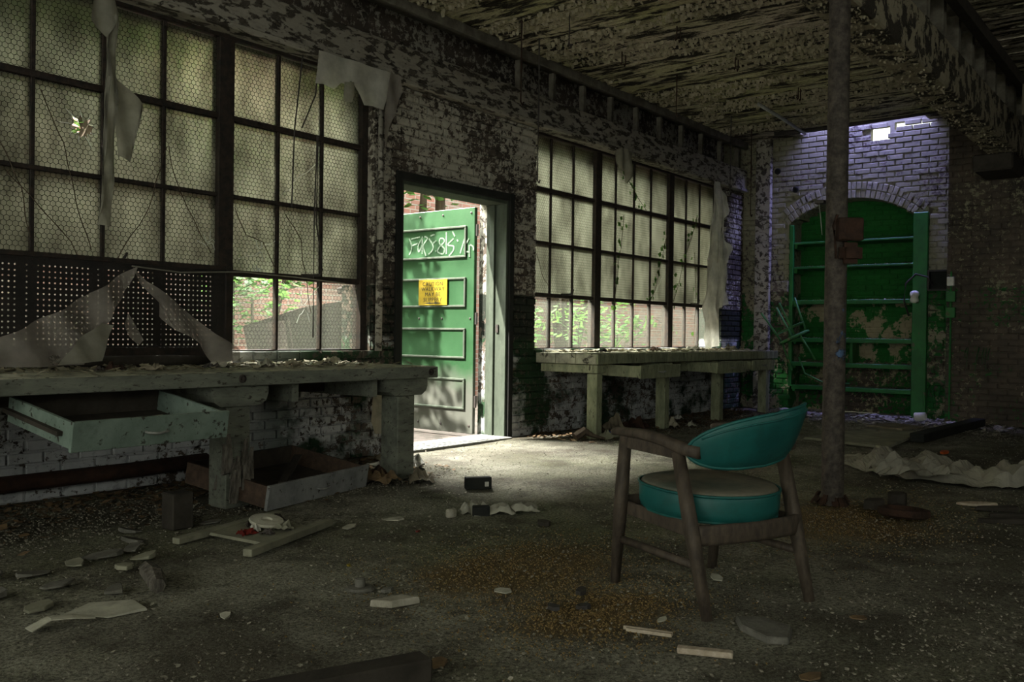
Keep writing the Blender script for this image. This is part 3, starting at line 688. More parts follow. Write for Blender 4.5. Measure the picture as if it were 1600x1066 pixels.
tag(MB().bar((2.32, 4.25, .60), (2.50, 4.20, .615), .05, .004).build('paper_scrap', 'paper'), 'tan paper scrap leaning on the front of the open drawer', 'paper')
tag(MB().bar((3.55, 4.60, .10), (3.95, 4.95, .20), .05, .012).build('loose_stick', 'wood_dark'), 'dark loose slat lying across the floor drawer', 'slat')

# peg board over the lower left of window 1
PX0, PX1, PZ0, PZ1, PYY = 1.95, 3.80, .93, 1.475, 5.60
pb = MB(); st = .0335; ncx = int((PX1-PX0)/st); ncz = int((PZ1-PZ0)/st); hr = .0056
vs = []; fs = []; oct_ = [(math.cos(R(22.5+45*k)), math.sin(R(22.5+45*k))) for k in range(8)]
cx_ = (PX1-PX0)/ncx; cz_ = (PZ1-PZ0)/ncz
for i in range(ncx):
    for j in range(ncz):
        x = PX0+cx_*(i+.5); z = PZ0+cz_*(j+.5); o = len(vs)
        sol = (i % 13 == 0)
        cor = [(1, 0), (1, 1), (0, 1), (-1, 1), (-1, 0), (-1, -1), (0, -1), (1, -1)]
        vs += [(x+cx_/2*a, PYY, z+cz_/2*b) for a, b in cor]
        if sol: fs.append(tuple(range(o, o+8)))
        else:
            vs += [(x+hr*math.cos(R(45*k)), PYY, z+hr*math.sin(R(45*k))) for k in range(8)]
            fs += [(o+k, o+(k+1) % 8, o+8+(k+1) % 8, o+8+k) for k in range(8)]
pbr = thing('perforated_board', 'dark pegboard full of holes covering the lower left window panes', 'pegboard', (2.9, 5.6, .9))
pb.add(vs, fs).build('pierced_sheet', 'pegboard', pbr)
MB().box(PX0, PX1, PYY-.015, PYY+.015, PZ1, PZ1+.03).box(PX1, PX1+.06, PYY-.015, PYY+.015, PZ0-.09, PZ1+.03).box(PX0, PX1, PYY-.015, PYY+.015, PZ0-.09, PZ0).build('board_frame', 'steel_black', pbr, bevel=.003)

# log like rolled bundle at the back of the bench
rl = MB().sweep([(2.35, 5.42, .835), (2.8, 5.44, .842), (3.3, 5.45, .845), (3.66, 5.46, .838)], [.032, .038, .036, .03], n=10).build('rolled_bundle', 'wood_dark', smooth=True); tag(rl, 'dark rolled bundle lying along the back of the near workbench', 'roll')

# ------------------------------------------------------------------ cloth and plastic
def patch(outline, fy, cuts=3, fold=.03, freq=9, seed=0, depth_fn=None):
    """a hanging piece of sheet: outline in (x, z); folds run down it"""
    bm = bmesh.new(); vv = [bm.verts.new((x, fy, z)) for x, z in outline]
    bm.faces.new(vv); bmesh.ops.triangulate(bm, faces=bm.faces[:])
    for _ in range(cuts): bmesh.ops.subdivide_edges(bm, edges=[e for e in bm.edges if e.calc_length() > .02], cuts=1, use_grid_fill=True)
    bmesh.ops.triangulate(bm, faces=bm.faces[:])
    for v in bm.verts:
        x, z = v.co.x, v.co.z
        v.co.y += fold*math.sin(x*freq*4+z*freq*.8+seed)*.6+fold*1.4*n3((x, 0, z), 5, seed)
        if depth_fn: v.co.y += depth_fn(x, z)
    bm.verts.ensure_lookup_table()
    mb = MB(); mb.v = [v.co.copy() for v in bm.verts]; bm.verts.index_update(); mb.f = [[v.index for v in f.verts] for f in bm.faces]; bm.free(); return mb
def cloth(name, outline, fy, matn, label, cat, **kw):
    return tag(patch(outline, fy, **kw).build(name, matn, smooth=True), label, cat)
cs1 = thing('torn_curtain', 'long torn cloth strip hanging down the left of the near window', 'curtain', (2.85, 5.5, 1.7))
patch([(2.87, 3.18), (2.92, 3.18), (2.93, 2.6), (2.92, 2.15), (2.905, 1.69), (2.83, 1.70), (2.85, 2.02), (2.885, 2.6), (2.88, 3.0)], 5.50, fold=.03, freq=16).build('long_strip', 'rag', cs1, smooth=True)
patch([(2.90, 2.66), (2.98, 2.60), (3.10, 2.50), (3.06, 2.38), (3.03, 2.31), (3.035, 2.2), (3.02, 2.11), (2.93, 2.14), (2.91, 2.35)], 5.49, fold=.025, seed=2).build('flapping_corner', 'rag', cs1, smooth=True)
patch([(2.79, 3.18), (2.90, 3.18), (2.90, 2.95), (2.85, 2.86), (2.80, 2.90), (2.75, 2.94)], 5.47, fold=.02, seed=5).build('top_fold', 'rag', cs1, smooth=True)
rg2 = thing('torn_rag', 'pale torn rag hanging from the ledge at the near window corner', 'rag', (4.9, 5.48, 2.6))
patch([(4.55, 3.22), (4.9, 3.225), (5.31, 3.225), (5.29, 3.1), (5.24, 2.9), (5.13, 2.91), (5.01, 2.89), (4.95, 2.98), (4.88, 3.06), (4.83, 3.02), (4.78, 3.02), (4.70, 2.95), (4.60, 2.97), (4.52, 2.96), (4.55, 3.1)], 5.505, fold=.012, freq=5).build('rag_sheet', 'curtain', rg2, smooth=True)
patch([(4.80, 3.03), (4.90, 3.05), (4.89, 2.95), (4.87, 2.885), (4.82, 2.87), (4.78, 2.89), (4.805, 2.95)], 5.49, fold=.012, seed=3).build('rag_flap', 'rag', rg2, smooth=True)
patch([(5.27, 3.22), (5.40, 3.21), (5.42, 3.08), (5.33, 2.90), (5.27, 2.76), (5.22, 2.56), (5.20, 2.70), (5.23, 2.95)], 5.46, fold=.02, seed=6).build('rag_tail', 'plastic', rg2, smooth=True)
cloth('caught_rag', [(8.83, 3.13), (8.98, 3.22), (9.12, 3.23), (9.29, 3.22), (9.30, 3.05), (9.26, 2.97), (9.22, 2.99), (9.15, 2.82), (9.08, 2.92), (8.97, 2.99), (8.92, 3.07)], 5.50, 'rag', 'small grey rag caught on the ledge above the far window', 'rag', fold=.03, seed=4)
cloth('window_curtain', [(11.50, 3.19), (11.62, 3.19), (11.82, 3.02), (11.99, 2.92), (11.86, 2.76), (11.75, 2.67), (11.78, 2.5), (11.80, 2.41), (12.06, 2.31), (11.88, 2.12), (11.77, 2.0), (11.85, 1.75), (11.92, 1.51), (11.70, 1.45), (11.62, 1.41), (11.70, 1.1), (11.71, .92), (11.31, .88), (11.25, 1.1), (11.20, 1.44), (11.31, 1.8), (11.40, 2.15), (11.46, 2.7)], 5.50, 'curtain', 'tattered white curtain hanging at the right end of the far window', 'curtain', fold=.03, freq=7, seed=1)
# plastic sheet pulled up into a tent over the bench
pt = thing('plastic_sheet', 'torn dirty plastic sheet peaked like a tent on the near workbench', 'plastic sheet', (2.9, 5.2, .8))
def dep(x, z): return -(1.46-z)*.55
patch([(3.06, 1.45), (2.83, 1.32), (2.52, 1.16), (2.21, 1.02), (1.95, .92), (1.9, .84), (2.3, .83), (2.56, .84), (2.68, .99), (2.80, 1.10), (2.84, 1.18), (2.93, 1.24), (3.0, 1.33)], 5.50, fold=.045, freq=5, depth_fn=dep).build('left_sheet', 'plastic', pt, smooth=True)
patch([(3.06, 1.45), (3.12, 1.36), (3.35, 1.17), (3.50, 1.02), (3.64, .92), (3.60, .85), (3.42, .84), (3.36, .96), (3.22, 1.04), (3.14, 1.13), (3.15, 1.22), (3.09, 1.33)], 5.50, fold=.04, freq=6, seed=3, depth_fn=dep).build('right_sheet', 'plastic', pt, smooth=True)
patch([(2.56, .99), (2.72, 1.08), (2.79, 1.07), (2.66, .86), (2.40, .84)], 5.46, fold=.015, seed=8, depth_fn=dep).build('folded_edge', 'rag', pt, smooth=True)
patch([(2.93, 1.15), (2.96, 1.06), (2.98, .98), (2.94, .95), (2.89, 1.0), (2.88, 1.07)], 5.50, fold=.012, seed=8, depth_fn=dep).build('torn_scrap', 'plastic', pt, smooth=True)
MB().sweep([(3.06, 5.53, 1.455), (3.4, 5.52, 1.435), (3.9, 5.54, 1.47), (4.4, 5.56, 1.46), (4.9, 5.58, 1.44)], .005, n=5).build('support_cord', 'rag', pt)
tag(patch([(5.16, .58), (5.29, .57), (5.31, .45), (5.34, .32), (5.35, .2), (5.37, .0), (5.33, .02), (5.29, .15), (5.24, .20), (5.15, .21), (5.12, .25), (5.08, .32), (5.12, .45)], 5.47, fold=.02, seed=2).build('hanging_canvas', 'canvas', smooth=True), 'yellowish canvas scrap hanging under the right end of the near workbench', 'canvas')
# rusty pipe along the wall under the near bench
tag(MB().sweep([(.4, 5.50, .13), (1.6, 5.50, .14), (3.0, 5.50, .14), (3.6, 5.50, .15)], .05, n=10).build('rusty_pipe', 'rust', smooth=True), 'rusty pipe running along the wall base under the near workbench', 'pipe')

# ------------------------------------------------------------------ far workbench
FB = thing('workbench', 'far workbench with three half open drawers below the second window', 'workbench', (9.8, 5.25, 0))
for k in range(3): B(7.54, 12.17, 4.86+k*.25, 5.105+k*.25, .755, .86+random.uniform(-.004, .004)).build('top_plank', 'bench_top', FB, bevel=.005)
for k in range(5): B(7.54+k*.926, 7.54+k*.926+.915, 4.838, 4.858, .757, .857).build('front_edge_board', 'bench_leg_olive', FB, bevel=.004)
for x in (7.62, 9.03, 10.44, 11.9):
    B(x, x+.105, 4.90, 5.02, 0, .66).build('leg', 'bench_leg_olive', FB, bevel=.006)
    B(x-.03, x+.14, 4.88, 5.58, .665, .752).build('bolster', 'bench_leg_olive', FB, bevel=.008)
for x, out, w in ((8.32, .27, .84), (10.16, .22, .82), (11.40, .10, .74)):
    drawer(None, 'bench_leg_olive', Matrix.Translation((x, 4.83-out, .612)) @ Matrix.Rotation(R(1.5), 4, 'X'), w, .62, .135, parent=FB)

# ------------------------------------------------------------------ armchair
fw = R(67.5); CC = Vector((3.43, 1.64, 0)); CF = Vector((math.cos(fw), math.sin(fw), 0)); CR = Vector((math.sin(fw), -math.cos(fw), 0))
def L(r, b, z): return CC+CR*r+CF*b+Vector((0, 0, z))
CH = thing('armchair', 'teal vinyl armchair with dark wooden frame standing on the open floor', 'chair', tuple(CC))
for s_, (fx, fb, tx, tb, tz) in ((-1, (.28, -.30, .275, -.115, .60)), (1, (.25, -.30, .272, -.115, .60)), (-1, (.27, .29, .272, .225, .63)), (1, (.27, .29, .272, .225, .63))):
    MB().sweep([L(s_*fx, fb, 0), L(s_*(fx*.45+tx*.55), fb*.45+tb*.55, tz*.55), L(s_*tx, tb, tz)], [.018, .026, .022], [.020, .030, .026], n=8, up=CF, sq=.6).build('leg', 'chair_wood', CH, smooth=True)
for s_ in (-1, 1):
    MB().sweep([L(s_*.275, .30, .638), L(s_*.278, .27, .645), L(s_*.283, .1, .652), L(s_*.288, -.05, .640), L(s_*.286, -.15, .622), L(s_*.272 if s_ < 0 else .26, -.235 if s_ < 0 else -.18, .612)], [.020, .034, .032, .028, .025, .022], [.014, .018, .020, .022, .026, .024], n=10, sq=.7).build('armrest', 'chair_wood', CH, smooth=True)
    MB().bar(L(s_*.272, .24, .605), L(s_*.276, -.12, .600), .022, .05).build('arm_rail', 'chair_wood', CH, bevel=.004)
    MB().sweep([L(s_*.268, .27, .19), L(s_*.27, -.24, .185)], .016, n=8).build('stretcher', 'chair_wood', CH, smooth=True)
    MB().bar(L(s_*.245, .25, .325), L(s_*.25, -.2, .305), .022, .055).build('side_rail', 'chair_wood', CH, bevel=.004)
rp = [L(.27*math.sin(a), -.205-.05*math.cos(a*1.0)+.0, .298) for a in [R(-85+17*k) for k in range(11)]]
MB().sweep(rp, .013, .04, n=8, sq=.5).build('back_rail', 'chair_wood', CH, smooth=True)
MB().bar(L(-.26, .25, .345), L(.26, .25, .345), .022, .06).build('front_rail', 'chair_wood', CH, bevel=.004)
def seat_out(a, k=1.):
    ca, sa = math.cos(a), math.sin(a); p = 2.6 if sa > 0 else 2.1
    r_ = (abs(ca)**p+abs(sa)**p)**(-1/p); return ca*r_*.270*k, .005+sa*r_*.275*k
def seat_ring(k, z, n=40): return [L(*seat_out(2*math.pi*i/n, k), z-.035*(-(seat_out(2*math.pi*i/n, k)[1]))*0-.06*max(0, -seat_out(2*math.pi*i/n, k)[1]+.25)*.5) for i in range(n)]
def rings(mb, rs, caps=True):
    n = len(rs[0]); vs = [p for r_ in rs for p in r_]; fs = [(i*n+j, i*n+(j+1) % n, (i+1)*n+(j+1) % n, (i+1)*n+j) for i in range(len(rs)-1) for j in range(n)]
    if caps: fs += [tuple(range(n))[::-1], tuple((len(rs)-1)*n+j for j in range(n))]
    return mb.add(vs, fs)
se = rings(MB(), [seat_ring(.90, .342), seat_ring(.965, .349), seat_ring(.995, .375), seat_ring(1.0, .435), seat_ring(.985, .447)]).build('seat_cushion', 'chair_green', CH, smooth=True)
rings(MB(), [seat_ring(.985, .4455), seat_ring(.93, .461), seat_ring(.75, .468), seat_ring(.4, .471), seat_ring(.05, .472)]).build('dusty_seat_top', 'chair_dust', se, smooth=True)
for z, k in ((.448, 1.0), (.347, .96)):
    r_ = seat_ring(k, z); MB().sweep(r_+[r_[0]], .0055, n=6, cap=False).build('piping', 'chair_green', se, smooth=True)
def back_pt(u, v, side):
    h = .104*max(0, 1-abs(u)**2.4)**.62 if u < 0 else .108*max(0, 1-abs(u)**5.5)**.6
    r_ = -.018+.272*math.sin(u*1.25)/math.sin(1.25); b = -.345+.165*(1-math.cos(u*1.25))/(1-math.cos(1.25))
    zc = .664+.040*u; th = .030*max(0, 1-abs(v)**2.4)**.5*max(0, 1-abs(u)**4)**.5
    z = zc+v*h; lean = -.055*(z-zc)/.118
    return L(r_, b+lean+side*th, z)
ba = MB(); nu, nv = 32, 12
def bshell(side):
    vs = [back_pt(-1+2*i/nu, -1+2*j/nv, side) for i in range(nu+1) for j in range(nv+1)]
    fs = [(i*(nv+1)+j, i*(nv+1)+j+1, (i+1)*(nv+1)+j+1, (i+1)*(nv+1)+j) for i in range(nu) for j in range(nv)]
    return vs, fs if side < 0 else [f[::-1] for f in fs]
bk = ba.add(*bshell(-1)).build('backrest', 'chair_green', CH, smooth=True)
MB().add(*bshell(1)).build('backrest_pad', 'chair_green', bk, smooth=True)
ed = [back_pt(-1+2*i/nu, 1, 0) for i in range(nu+1)]+[back_pt(1-2*i/nu, -1, 0) for i in range(1, nu)]
MB().sweep(ed+[ed[0]], .007, n=6, cap=False).build('piping', 'chair_green', bk, smooth=True)
ed2 = [back_pt(-1+2*i/nu, .78, -1)+CF*-.003 for i in range(2, nu-1)]
MB().sweep(ed2, .004, n=6).build('top_seam', 'chair_green', bk, smooth=True)

# ------------------------------------------------------------------ iron column
PC = (5.72, 1.91)
co = thing('iron_column', 'round worn iron column standing right of the armchair', 'column', (PC[0], PC[1], 0))
MB().lathe([(.082, 0), (.080, .02), (.072, .03), (.068, .06), (.066, 1.6), (.064, 3.18), (.085, 3.185), (.085, 3.198)], 24, Matrix.Translation((PC[0], PC[1], 0))).build('shaft', 'pole_paint', co, smooth=True)
jb = MB(); Mx = Matrix.Translation((PC[0]-.06, PC[1]-.10, 1.64)) @ Matrix.Rotation(R(-52), 4, 'Z')
jb.box(-.075, .075, -.04, .04, .01, .15, Mx).build('switch_box', 'rust', co, bevel=.008)
jb2 = MB().box(-.06, .08, -.035, .05, -.13, .0, Mx).build('switch_housing', 'rust', co, bevel=.03, segs=2)
MB().sweep([Mx @ Vector(p) for p in ((-.08, -.01, .17), (-.1, 0, .1), (-.09, -.01, -.02), (-.08, 0, -.1))], .009, n=6).build('conduit', 'rust', co, smooth=True)
MB().box(-.03, .03, -.03, .03, 0, .022, Matrix.Translation((PC[0]-.01, PC[1]+.10, 1.90))).build('bracket', 'dark_iron', co, bevel=.003)
MB().sweep([(PC[0]-.02, PC[1]+.105, 1.90), (PC[0]-.03, PC[1]+.09, 1.80), (PC[0]-.03, PC[1]+.08, 1.70)], .002, n=4).build('wire', 'handle', co)
cr_ = MB()
for k in range(26):
    a = random.uniform(0, 6.28); r_ = random.uniform(.07, .13); s_ = random.uniform(.02, .05)
    cr_.bar((PC[0]+math.cos(a)*r_, PC[1]+math.sin(a)*r_, random.uniform(0, .02)), (PC[0]+math.cos(a)*r_*.75, PC[1]+math.sin(a)*r_*.75, random.uniform(.03, .07)), s_, .01, up=(math.cos(a), math.sin(a), 0))
cr_.build('flaking_collar', 'rust', co)

# ------------------------------------------------------------------ shelving in the niche
SH = thing('shelf_unit', 'green painted wooden shelving built into the arched niche', 'shelves', (12.9, 4.05, 0))
B(XB-.06, XB+.10, 3.03, 3.215, 0, 2.72).build('post', 'shelf_green', SH, bevel=.008)
B(XB-.02, XB+.04, 4.845, 4.90, .35, 2.66).build('post', 'shelf_green', SH, bevel=.006)
SZ = (2.41, 2.06, 1.58, 1.045, .70, .37)
for k, z in enumerate(SZ):
    B(XB+.0, XB+.40, 3.216, 4.844, z-.03, z).build('shelf_board', 'shelf_green', SH, bevel=.004)
    if k > 1: B(XB-.025, XB-.001, 3.216, 4.844, z-.06, z-.0).build('shelf_lip', 'shelf_green', SH, bevel=.004)
    B(XB+.02, XB+.30, 4.80, 4.844, z-.09, z-.031).build('cleat', 'shelf_green', SH, bevel=.004)
B(XB+.02, XB+.3, 4.0, 4.04, .701, 1.013).build('divider', 'shelf_green', SH, bevel=.004)
sf = MB()
for k in range(900):
    z = random.choice(SZ[1:])+.001; y = random.uniform(3.25, 4.8); x = XB+random.uniform(-.02, .3); s_ = random.uniform(.01, .03); a = random.uniform(0, 6.3)
    d1_ = Vector((math.cos(a), math.sin(a), random.uniform(0, .5)))*s_; d2_ = Vector((-math.sin(a), math.cos(a), random.uniform(0, .5)))*s_*.7; p = Vector((x, y, z))
    sf.add([p, p+d1_, p+d1_+d2_, p+d2_], [(0, 1, 2, 3)])
sf.build('fallen_flakes', 'flake', SH, kind='stuff')
tag(B(XB-.05, XB-.015, 4.905, 5.48, 1.70, 1.86).build('wall_board', 'wall_back', bevel=.01), 'cream painted board fixed on the wall left of the niche', 'board')
# pier in the corner
pr_ = B(XB-.09, XB-.012, 5.17, 5.40, 0, 3.97).build('trim_6', 'lintel', bevel=.01, kind='structure'); pr_['label'] = 'narrow peeling pilaster strip near the corner'
# wall fittings right of the niche
fx = thing('wall_lamp', 'white ceramic lamp holder with looping cable on the green post', 'lamp', (XB-.1, 3.17, 1.45))
MB().lathe([(.02, 0), (.05, .01), (.055, .04), (.045, .08), (.06, .11), (.05, .15), (.015, .165)], 14, Matrix.Translation((XB-.12, 3.17, 1.52))).build('lamp_holder', 'white', fx, smooth=True)
MB().box(XB-.12, XB-.061, 3.15, 3.19, 1.57, 1.60).build('bracket', 'dark_iron', fx)
MB().sweep([(XB-.1, 3.24, 1.35), (XB-.12, 3.30, 1.55), (XB-.12, 3.28, 1.78), (XB-.12, 3.16, 1.90), (XB-.10, 3.02, 1.86), (XB-.08, 2.96, 1.75)], .012, n=7).build('cable', 'dark_iron', fx, smooth=True)
bx_ = thing('junction_box', 'open dark junction box on the wall beside the green post', 'box', (XB-.1, 2.9, 1.7))
MB().box(XB-.015, XB-.008, 2.76, 3.0, 1.70, 1.93).build('box_back', 'trim_black', bx_)
for a, b, c, d in ((2.74, 2.76, 1.68, 1.95), (3.0, 3.02, 1.68, 1.95), (2.76, 3.0, 1.68, 1.70), (2.76, 3.0, 1.93, 1.95)): B(XB-.10, XB-.008, a, b, c, d).build('box_side', 'dark_iron', bx_)
cd = thing('conduit_run', 'thin green conduit with two switch boxes on the brick corner', 'conduit', (12.2, 2.69, 0))
MB().sweep([(12.262, 2.66, .05), (12.26, 2.66, 1.0), (12.26, 2.66, 1.9)], .012, n=6).build('pipe', 'shelf_green', cd)
for z in (1.32, 1.52): B(12.21, 12.275, 2.60, 2.71, z, z+.13).build('switch_box', 'shelf_green', cd, bevel=.005)
B(12.21, 12.275, 2.62, 2.70, 1.72, 1.83).build('switch_cover', 'white', cd, bevel=.005)
for k, (y, z) in enumerate(((5.10, 3.46), (4.83, 3.17))):
    m = Matrix.Translation((XB-.003, y, z)) @ Matrix.Rotation(R(-90), 4, 'Y')
    tag(MB().lathe([(.045, 0), (.045, .012), (.03, .014), (.03, .004)], 14, m).build('wall_socket_hole', 'trim_black'), ['round black hole cover high on the wall near the pilaster', 'lower round black hole cover closer to the arch'][k], 'cover')
# upturned metal chair leaning on the far bench
ax = Vector((-.12, .43, .88)).normalized(); e1 = Vector((.1, -.9, .42)); e1 = (e1-ax*e1.dot(ax)).normalized(); e2 = ax.cross(e1)
SCN = Vector((12.28, 4.66, 1.05))
STO = thing('upturned_chair', 'upturned green metal chair with round seat ring leaning against the shelves', 'chair', tuple(SCN))
def S(a, b, c): return SCN+e1*a+e2*b+ax*c
rg = [S(.2*math.cos(2*math.pi*k/28), .2*math.sin(2*math.pi*k/28), 0) for k in range(29)]
MB().sweep(rg, .022, n=8, cap=False).build('seat_ring', 'stool_green', STO, smooth=True)
MB().lathe([(.17, -.006), (.19, 0), (.17, .008)], 24, Matrix((( e1.x, e2.x, ax.x, SCN.x), (e1.y, e2.y, ax.y, SCN.y), (e1.z, e2.z, ax.z, SCN.z), (0, 0, 0, 1)))).build('seat_pan', 'board_olive', STO)
for a in (20, 110, 200, 290):
    c, s_ = math.cos(R(a)), math.sin(R(a)); MB().sweep([S(.18*c, .18*s_, 0), S(.21*c, .21*s_, .25), S(.25*c, .25*s_, .5)], .014, n=7).build('leg', 'stool_green', STO, smooth=True)
MB().sweep([S(.2*math.cos(R(a)), .2*math.sin(R(a)), .14) for a in range(20, 381, 15)], .008, n=6, cap=False).build('foot_ring', 'stool_green', STO, smooth=True)
for a in (-.14, .12): MB().sweep([S(a, -.16, 0), S(a*1.2, -.18, -.2), S(a*1.3, -.19, -.40)], .013, n=7).build('back_post', 'stool_green', STO, smooth=True)
tag(MB().sweep([(12.35, 4.62, .78), (12.4, 4.55, .55), (12.5, 4.35, .44), (12.62, 4.0, .42)], .012, n=7).build('green_hose', 'stool_green', smooth=True), 'thin green hose curving down to the lowest shelf', 'hose')

# ------------------------------------------------------------------ hanging rods and ceiling bits
RODS = [((6.55, 5.08), 3.92, 3.15, 'rust', 'thin hooked rod hanging from the ceiling left of the far window'), ((7.05, 5.25), 3.92, 2.52, 'dark_iron', 'long dark rod hanging in front of the far window edge'),
        ((8.92, 4.75), 3.92, 3.46, 'rust', 'twin wire hanger on the ceiling above the far window'), ((10.98, 5.05), 3.92, 2.9, 'dark_iron', 'dark rod hanging near the corner over the far bench'),
        ((11.75, 5.1), 3.92, 2.7, 'rust', 'rusty chain like rod hanging beside the tattered curtain'), ((6.65, 4.62), 3.92, 3.62, 'dark_iron', 'short black rod at the top of the ceiling')]
for (x, y), z1_, z0_, m_, lab in RODS:
    tag(MB().sweep([(x, y, z1_+.01), (x+.005, y, (z0_+z1_)/2), (x, y, z0_+.03), (x+.015, y-.01, z0_), (x+.03, y-.01, z0_+.03)], .008, n=6).build('hanging_rod', m_), lab, 'rod')
HK = [(7.50, 4.0, 'pair of small hooks on the ceiling left of the column top'), (7.85, 4.80, 'rusty ceiling hook group above the far window start'), (8.67, 3.95, 'small double hook in the middle of the ceiling'), (10.18, 3.86, 'small double hook on the ceiling nearest the back wall')]
for x, y, lab in HK:
    h_ = thing('ceiling_hook', lab, 'hook', (x, y, 3.9), 'ceiling hooks')
    for dx in (0, .07): MB().sweep([(x+dx, y, 3.925), (x+dx, y, 3.80), (x+dx-.02, y, 3.78), (x+dx-.03, y, 3.80)], .007, n=5).build('hook', 'rust', h_)
tag(MB().sweep([(10.28, 4.38, 3.83), (11.1, 4.42, 3.83), (12.0, 4.45, 3.80)], .022, n=8).build('ceiling_pipe', 'handle', smooth=True), 'pale thin pipe hanging loose below the ceiling left of the column', 'pipe')
tag(MB().sweep([(12.05, 4.9, 3.86), (12.2, 4.4, 3.88), (12.25, 3.6, 3.91), (12.2, 2.4, 3.93)], .03, n=8).build('ceiling_pipe', 'dark_iron', smooth=True), 'dark pipe running along the top of the back wall', 'pipe')

# ------------------------------------------------------------------ outdoors
og = B(-4, 32, Y1, 12, -.12, -.015).build('ground_outside', 'ground_out', kind='structure'); og['label'] = 'leaf littered alley ground outside the doorway'
ew = B(1.0, 32, 9.9, 10.2, -.1, 4.6).build('alley_wall', 'ext_brick', kind='structure'); ew['label'] = 'red brick wall across the alley outside'
def leaves(mb, c, r, n, size, flat=.6):
    for _ in range(n):
        d = Vector((random.gauss(0, 1), random.gauss(0, 1), random.gauss(0, 1))); d.normalize(); d *= random.random()**.4
        p = Vector(c)+Vector((d.x*r[0], d.y*r[1], d.z*r[2])); a = random.uniform(0, 6.3); s_ = size*random.uniform(.6, 1.3)
        f = Vector((math.cos(a), math.sin(a), random.uniform(-.6, .3)))*s_; g = Vector((-math.sin(a), math.cos(a), random.uniform(-.4, .4)))*s_*.32
        mb.add([p, p+f*.45+g, p+f, p+f*.45-g], [(0, 1, 2), (0, 2, 3)])
    return mb
def shrub(name, label, base, crowns, size, n, cat='shrub', matn='leaf', trunk=.05, group=None):
    t_ = thing(name, label, cat, base, group); lv = MB(); b = Vector(base)
    for c, r in crowns:
        c = Vector(c); MB().sweep([b, b*.5+c*.5+Vector((.05, .03, .1)), c], [trunk, trunk*.7, trunk*.3], n=6).build('stem', 'bark', t_, smooth=True); leaves(lv, c, r, n, size)
    lv.build('foliage', matn, t_); return t_
shrub('tree', 'leafy tree reaching over the alley behind the near window', (3.2, 8.9, -.02), [((3.3, 8.2, 3.9), (1.6, 1.0, 1.0)), ((4.9, 8.3, 4.6), (1.5, 1.0, .8))], .15, 1500, 'tree', trunk=.14)
shrub('tree', 'tree with high canopy seen above the open door', (9.15, 9.0, -.02), [((9.5, 9.1, 3.5), (.9, .5, .7)), ((8.4, 9.2, 4.3), (1.0, .6, .8))], .16, 600, 'tree', trunk=.12)
shrub('tree', 'broad tree in front of the alley wall behind the near window', (5.6, 9.4, -.02), [((5.2, 9.3, 3.6), (1.1, .4, .9)), ((6.3, 9.3, 3.0), (.8, .4, .7)), ((4.2, 9.3, 4.4), (1.0, .4, .8))], .15, 700, 'tree', trunk=.1)
shrub('tree', 'bushy tree behind the left part of the far window', (13.4, 9.3, -.02), [((13.2, 9.2, 3.6), (1.0, .5, .9)), ((14.3, 9.2, 2.4), (.9, .5, .8)), ((12.3, 9.2, 4.3), (.8, .4, .6))], .15, 600, 'tree', trunk=.1)
shrub('tree', 'second slimmer trunk seen above the open door', (9.85, 9.1, -.02), [((9.9, 9.2, 4.5), (.9, .5, .6))], .16, 400, 'tree', trunk=.13)
shrub('shrub', 'green bush outside the clear panes beside the metal hopper', (5.9, 8.2, -.02), [((5.9, 8.2, 1.4), (.6, .5, .5)), ((6.7, 8.6, 1.9), (.5, .4, .4))], .12, 300)
shrub('shrub', 'sparse green bush at the brick wall behind the near window', (6.4, 9.4, -.02), [((6.5, 9.4, 1.75), (.35, .3, .35))], .12, 110)
for k, (x, y, n_, lab) in enumerate(((8.6, 6.7, 110, 'left leafy shrub outside the lower far window'), (9.8, 6.6, 120, 'middle leafy shrub outside the lower far window'), (11.1, 6.8, 120, 'right leafy shrub outside the lower far window'))):
    shrub('shrub', lab, (x, y, -.02), [((x, y, 1.25), (.45, .3, .35)), ((x+.4, y+.1, 1.05), (.4, .3, .3))], .11, n_, trunk=.02)
def vine(label, pts, nl, matn='leaf_dark', r=.0032, size=.07, woody=True):
    t_ = thing('climbing_vine', label, 'vine', pts[0]); pts = [Vector(p) for p in pts]; fine = []
    for a, b in zip(pts[:-1], pts[1:]):
        for q in range(6): p = a.lerp(b, q/6); fine.append(p+Vector((.02*n3(p, 6, 1), 0, .02*n3(p, 6, 4))))
    fine.append(pts[-1]); MB().sweep(fine, r, n=5).build('stem', 'bark', t_)
    if nl:
        lv = MB()
        for _ in range(nl):
            p = random.choice(fine)+Vector((random.uniform(-.05, .05), random.uniform(-.005, .03), random.uniform(-.05, .05)))
            a = random.uniform(0, 6.3); s_ = size*random.uniform(.6, 1.2); f = Vector((math.cos(a), .15, math.sin(a)))*s_; g = Vector((-math.sin(a), .1, math.cos(a)))*s_*.45
            lv.add([p, p+f*.4+g, p+f, p+f*.4-g], [(0, 1, 2), (0, 2, 3)])
        lv.build('leaves', matn, t_)
VY = GY-.04
vine('leafy vine crossing the upper middle of the far window', [(9.35, VY, 3.1), (9.55, VY, 2.9), (9.75, VY, 2.75), (9.95, VY, 2.62)], 16)
vine('leafy vine trailing down the middle panes of the far window', [(9.42, VY, 2.5), (9.38, VY, 2.2), (9.30, VY, 1.9), (9.25, VY, 1.55), (9.2, VY, 1.3)], 20)
vine('leafy vine beside the right mullion of the far window', [(10.5, VY, 2.35), (10.35, VY, 2.0), (10.25, VY, 1.7), (10.1, VY, 1.5)], 26)
vine('leafy vine spreading over the right panes of the far window', [(10.7, VY, 1.5), (10.85, VY, 1.75), (10.95, VY, 2.0), (11.2, VY, 2.4), (11.35, VY, 2.7)], 30)
vine('bare twig climbing the right edge panes of the far window', [(11.3, VY, .95), (11.35, VY, 1.6), (11.3, VY, 2.2)], 6)
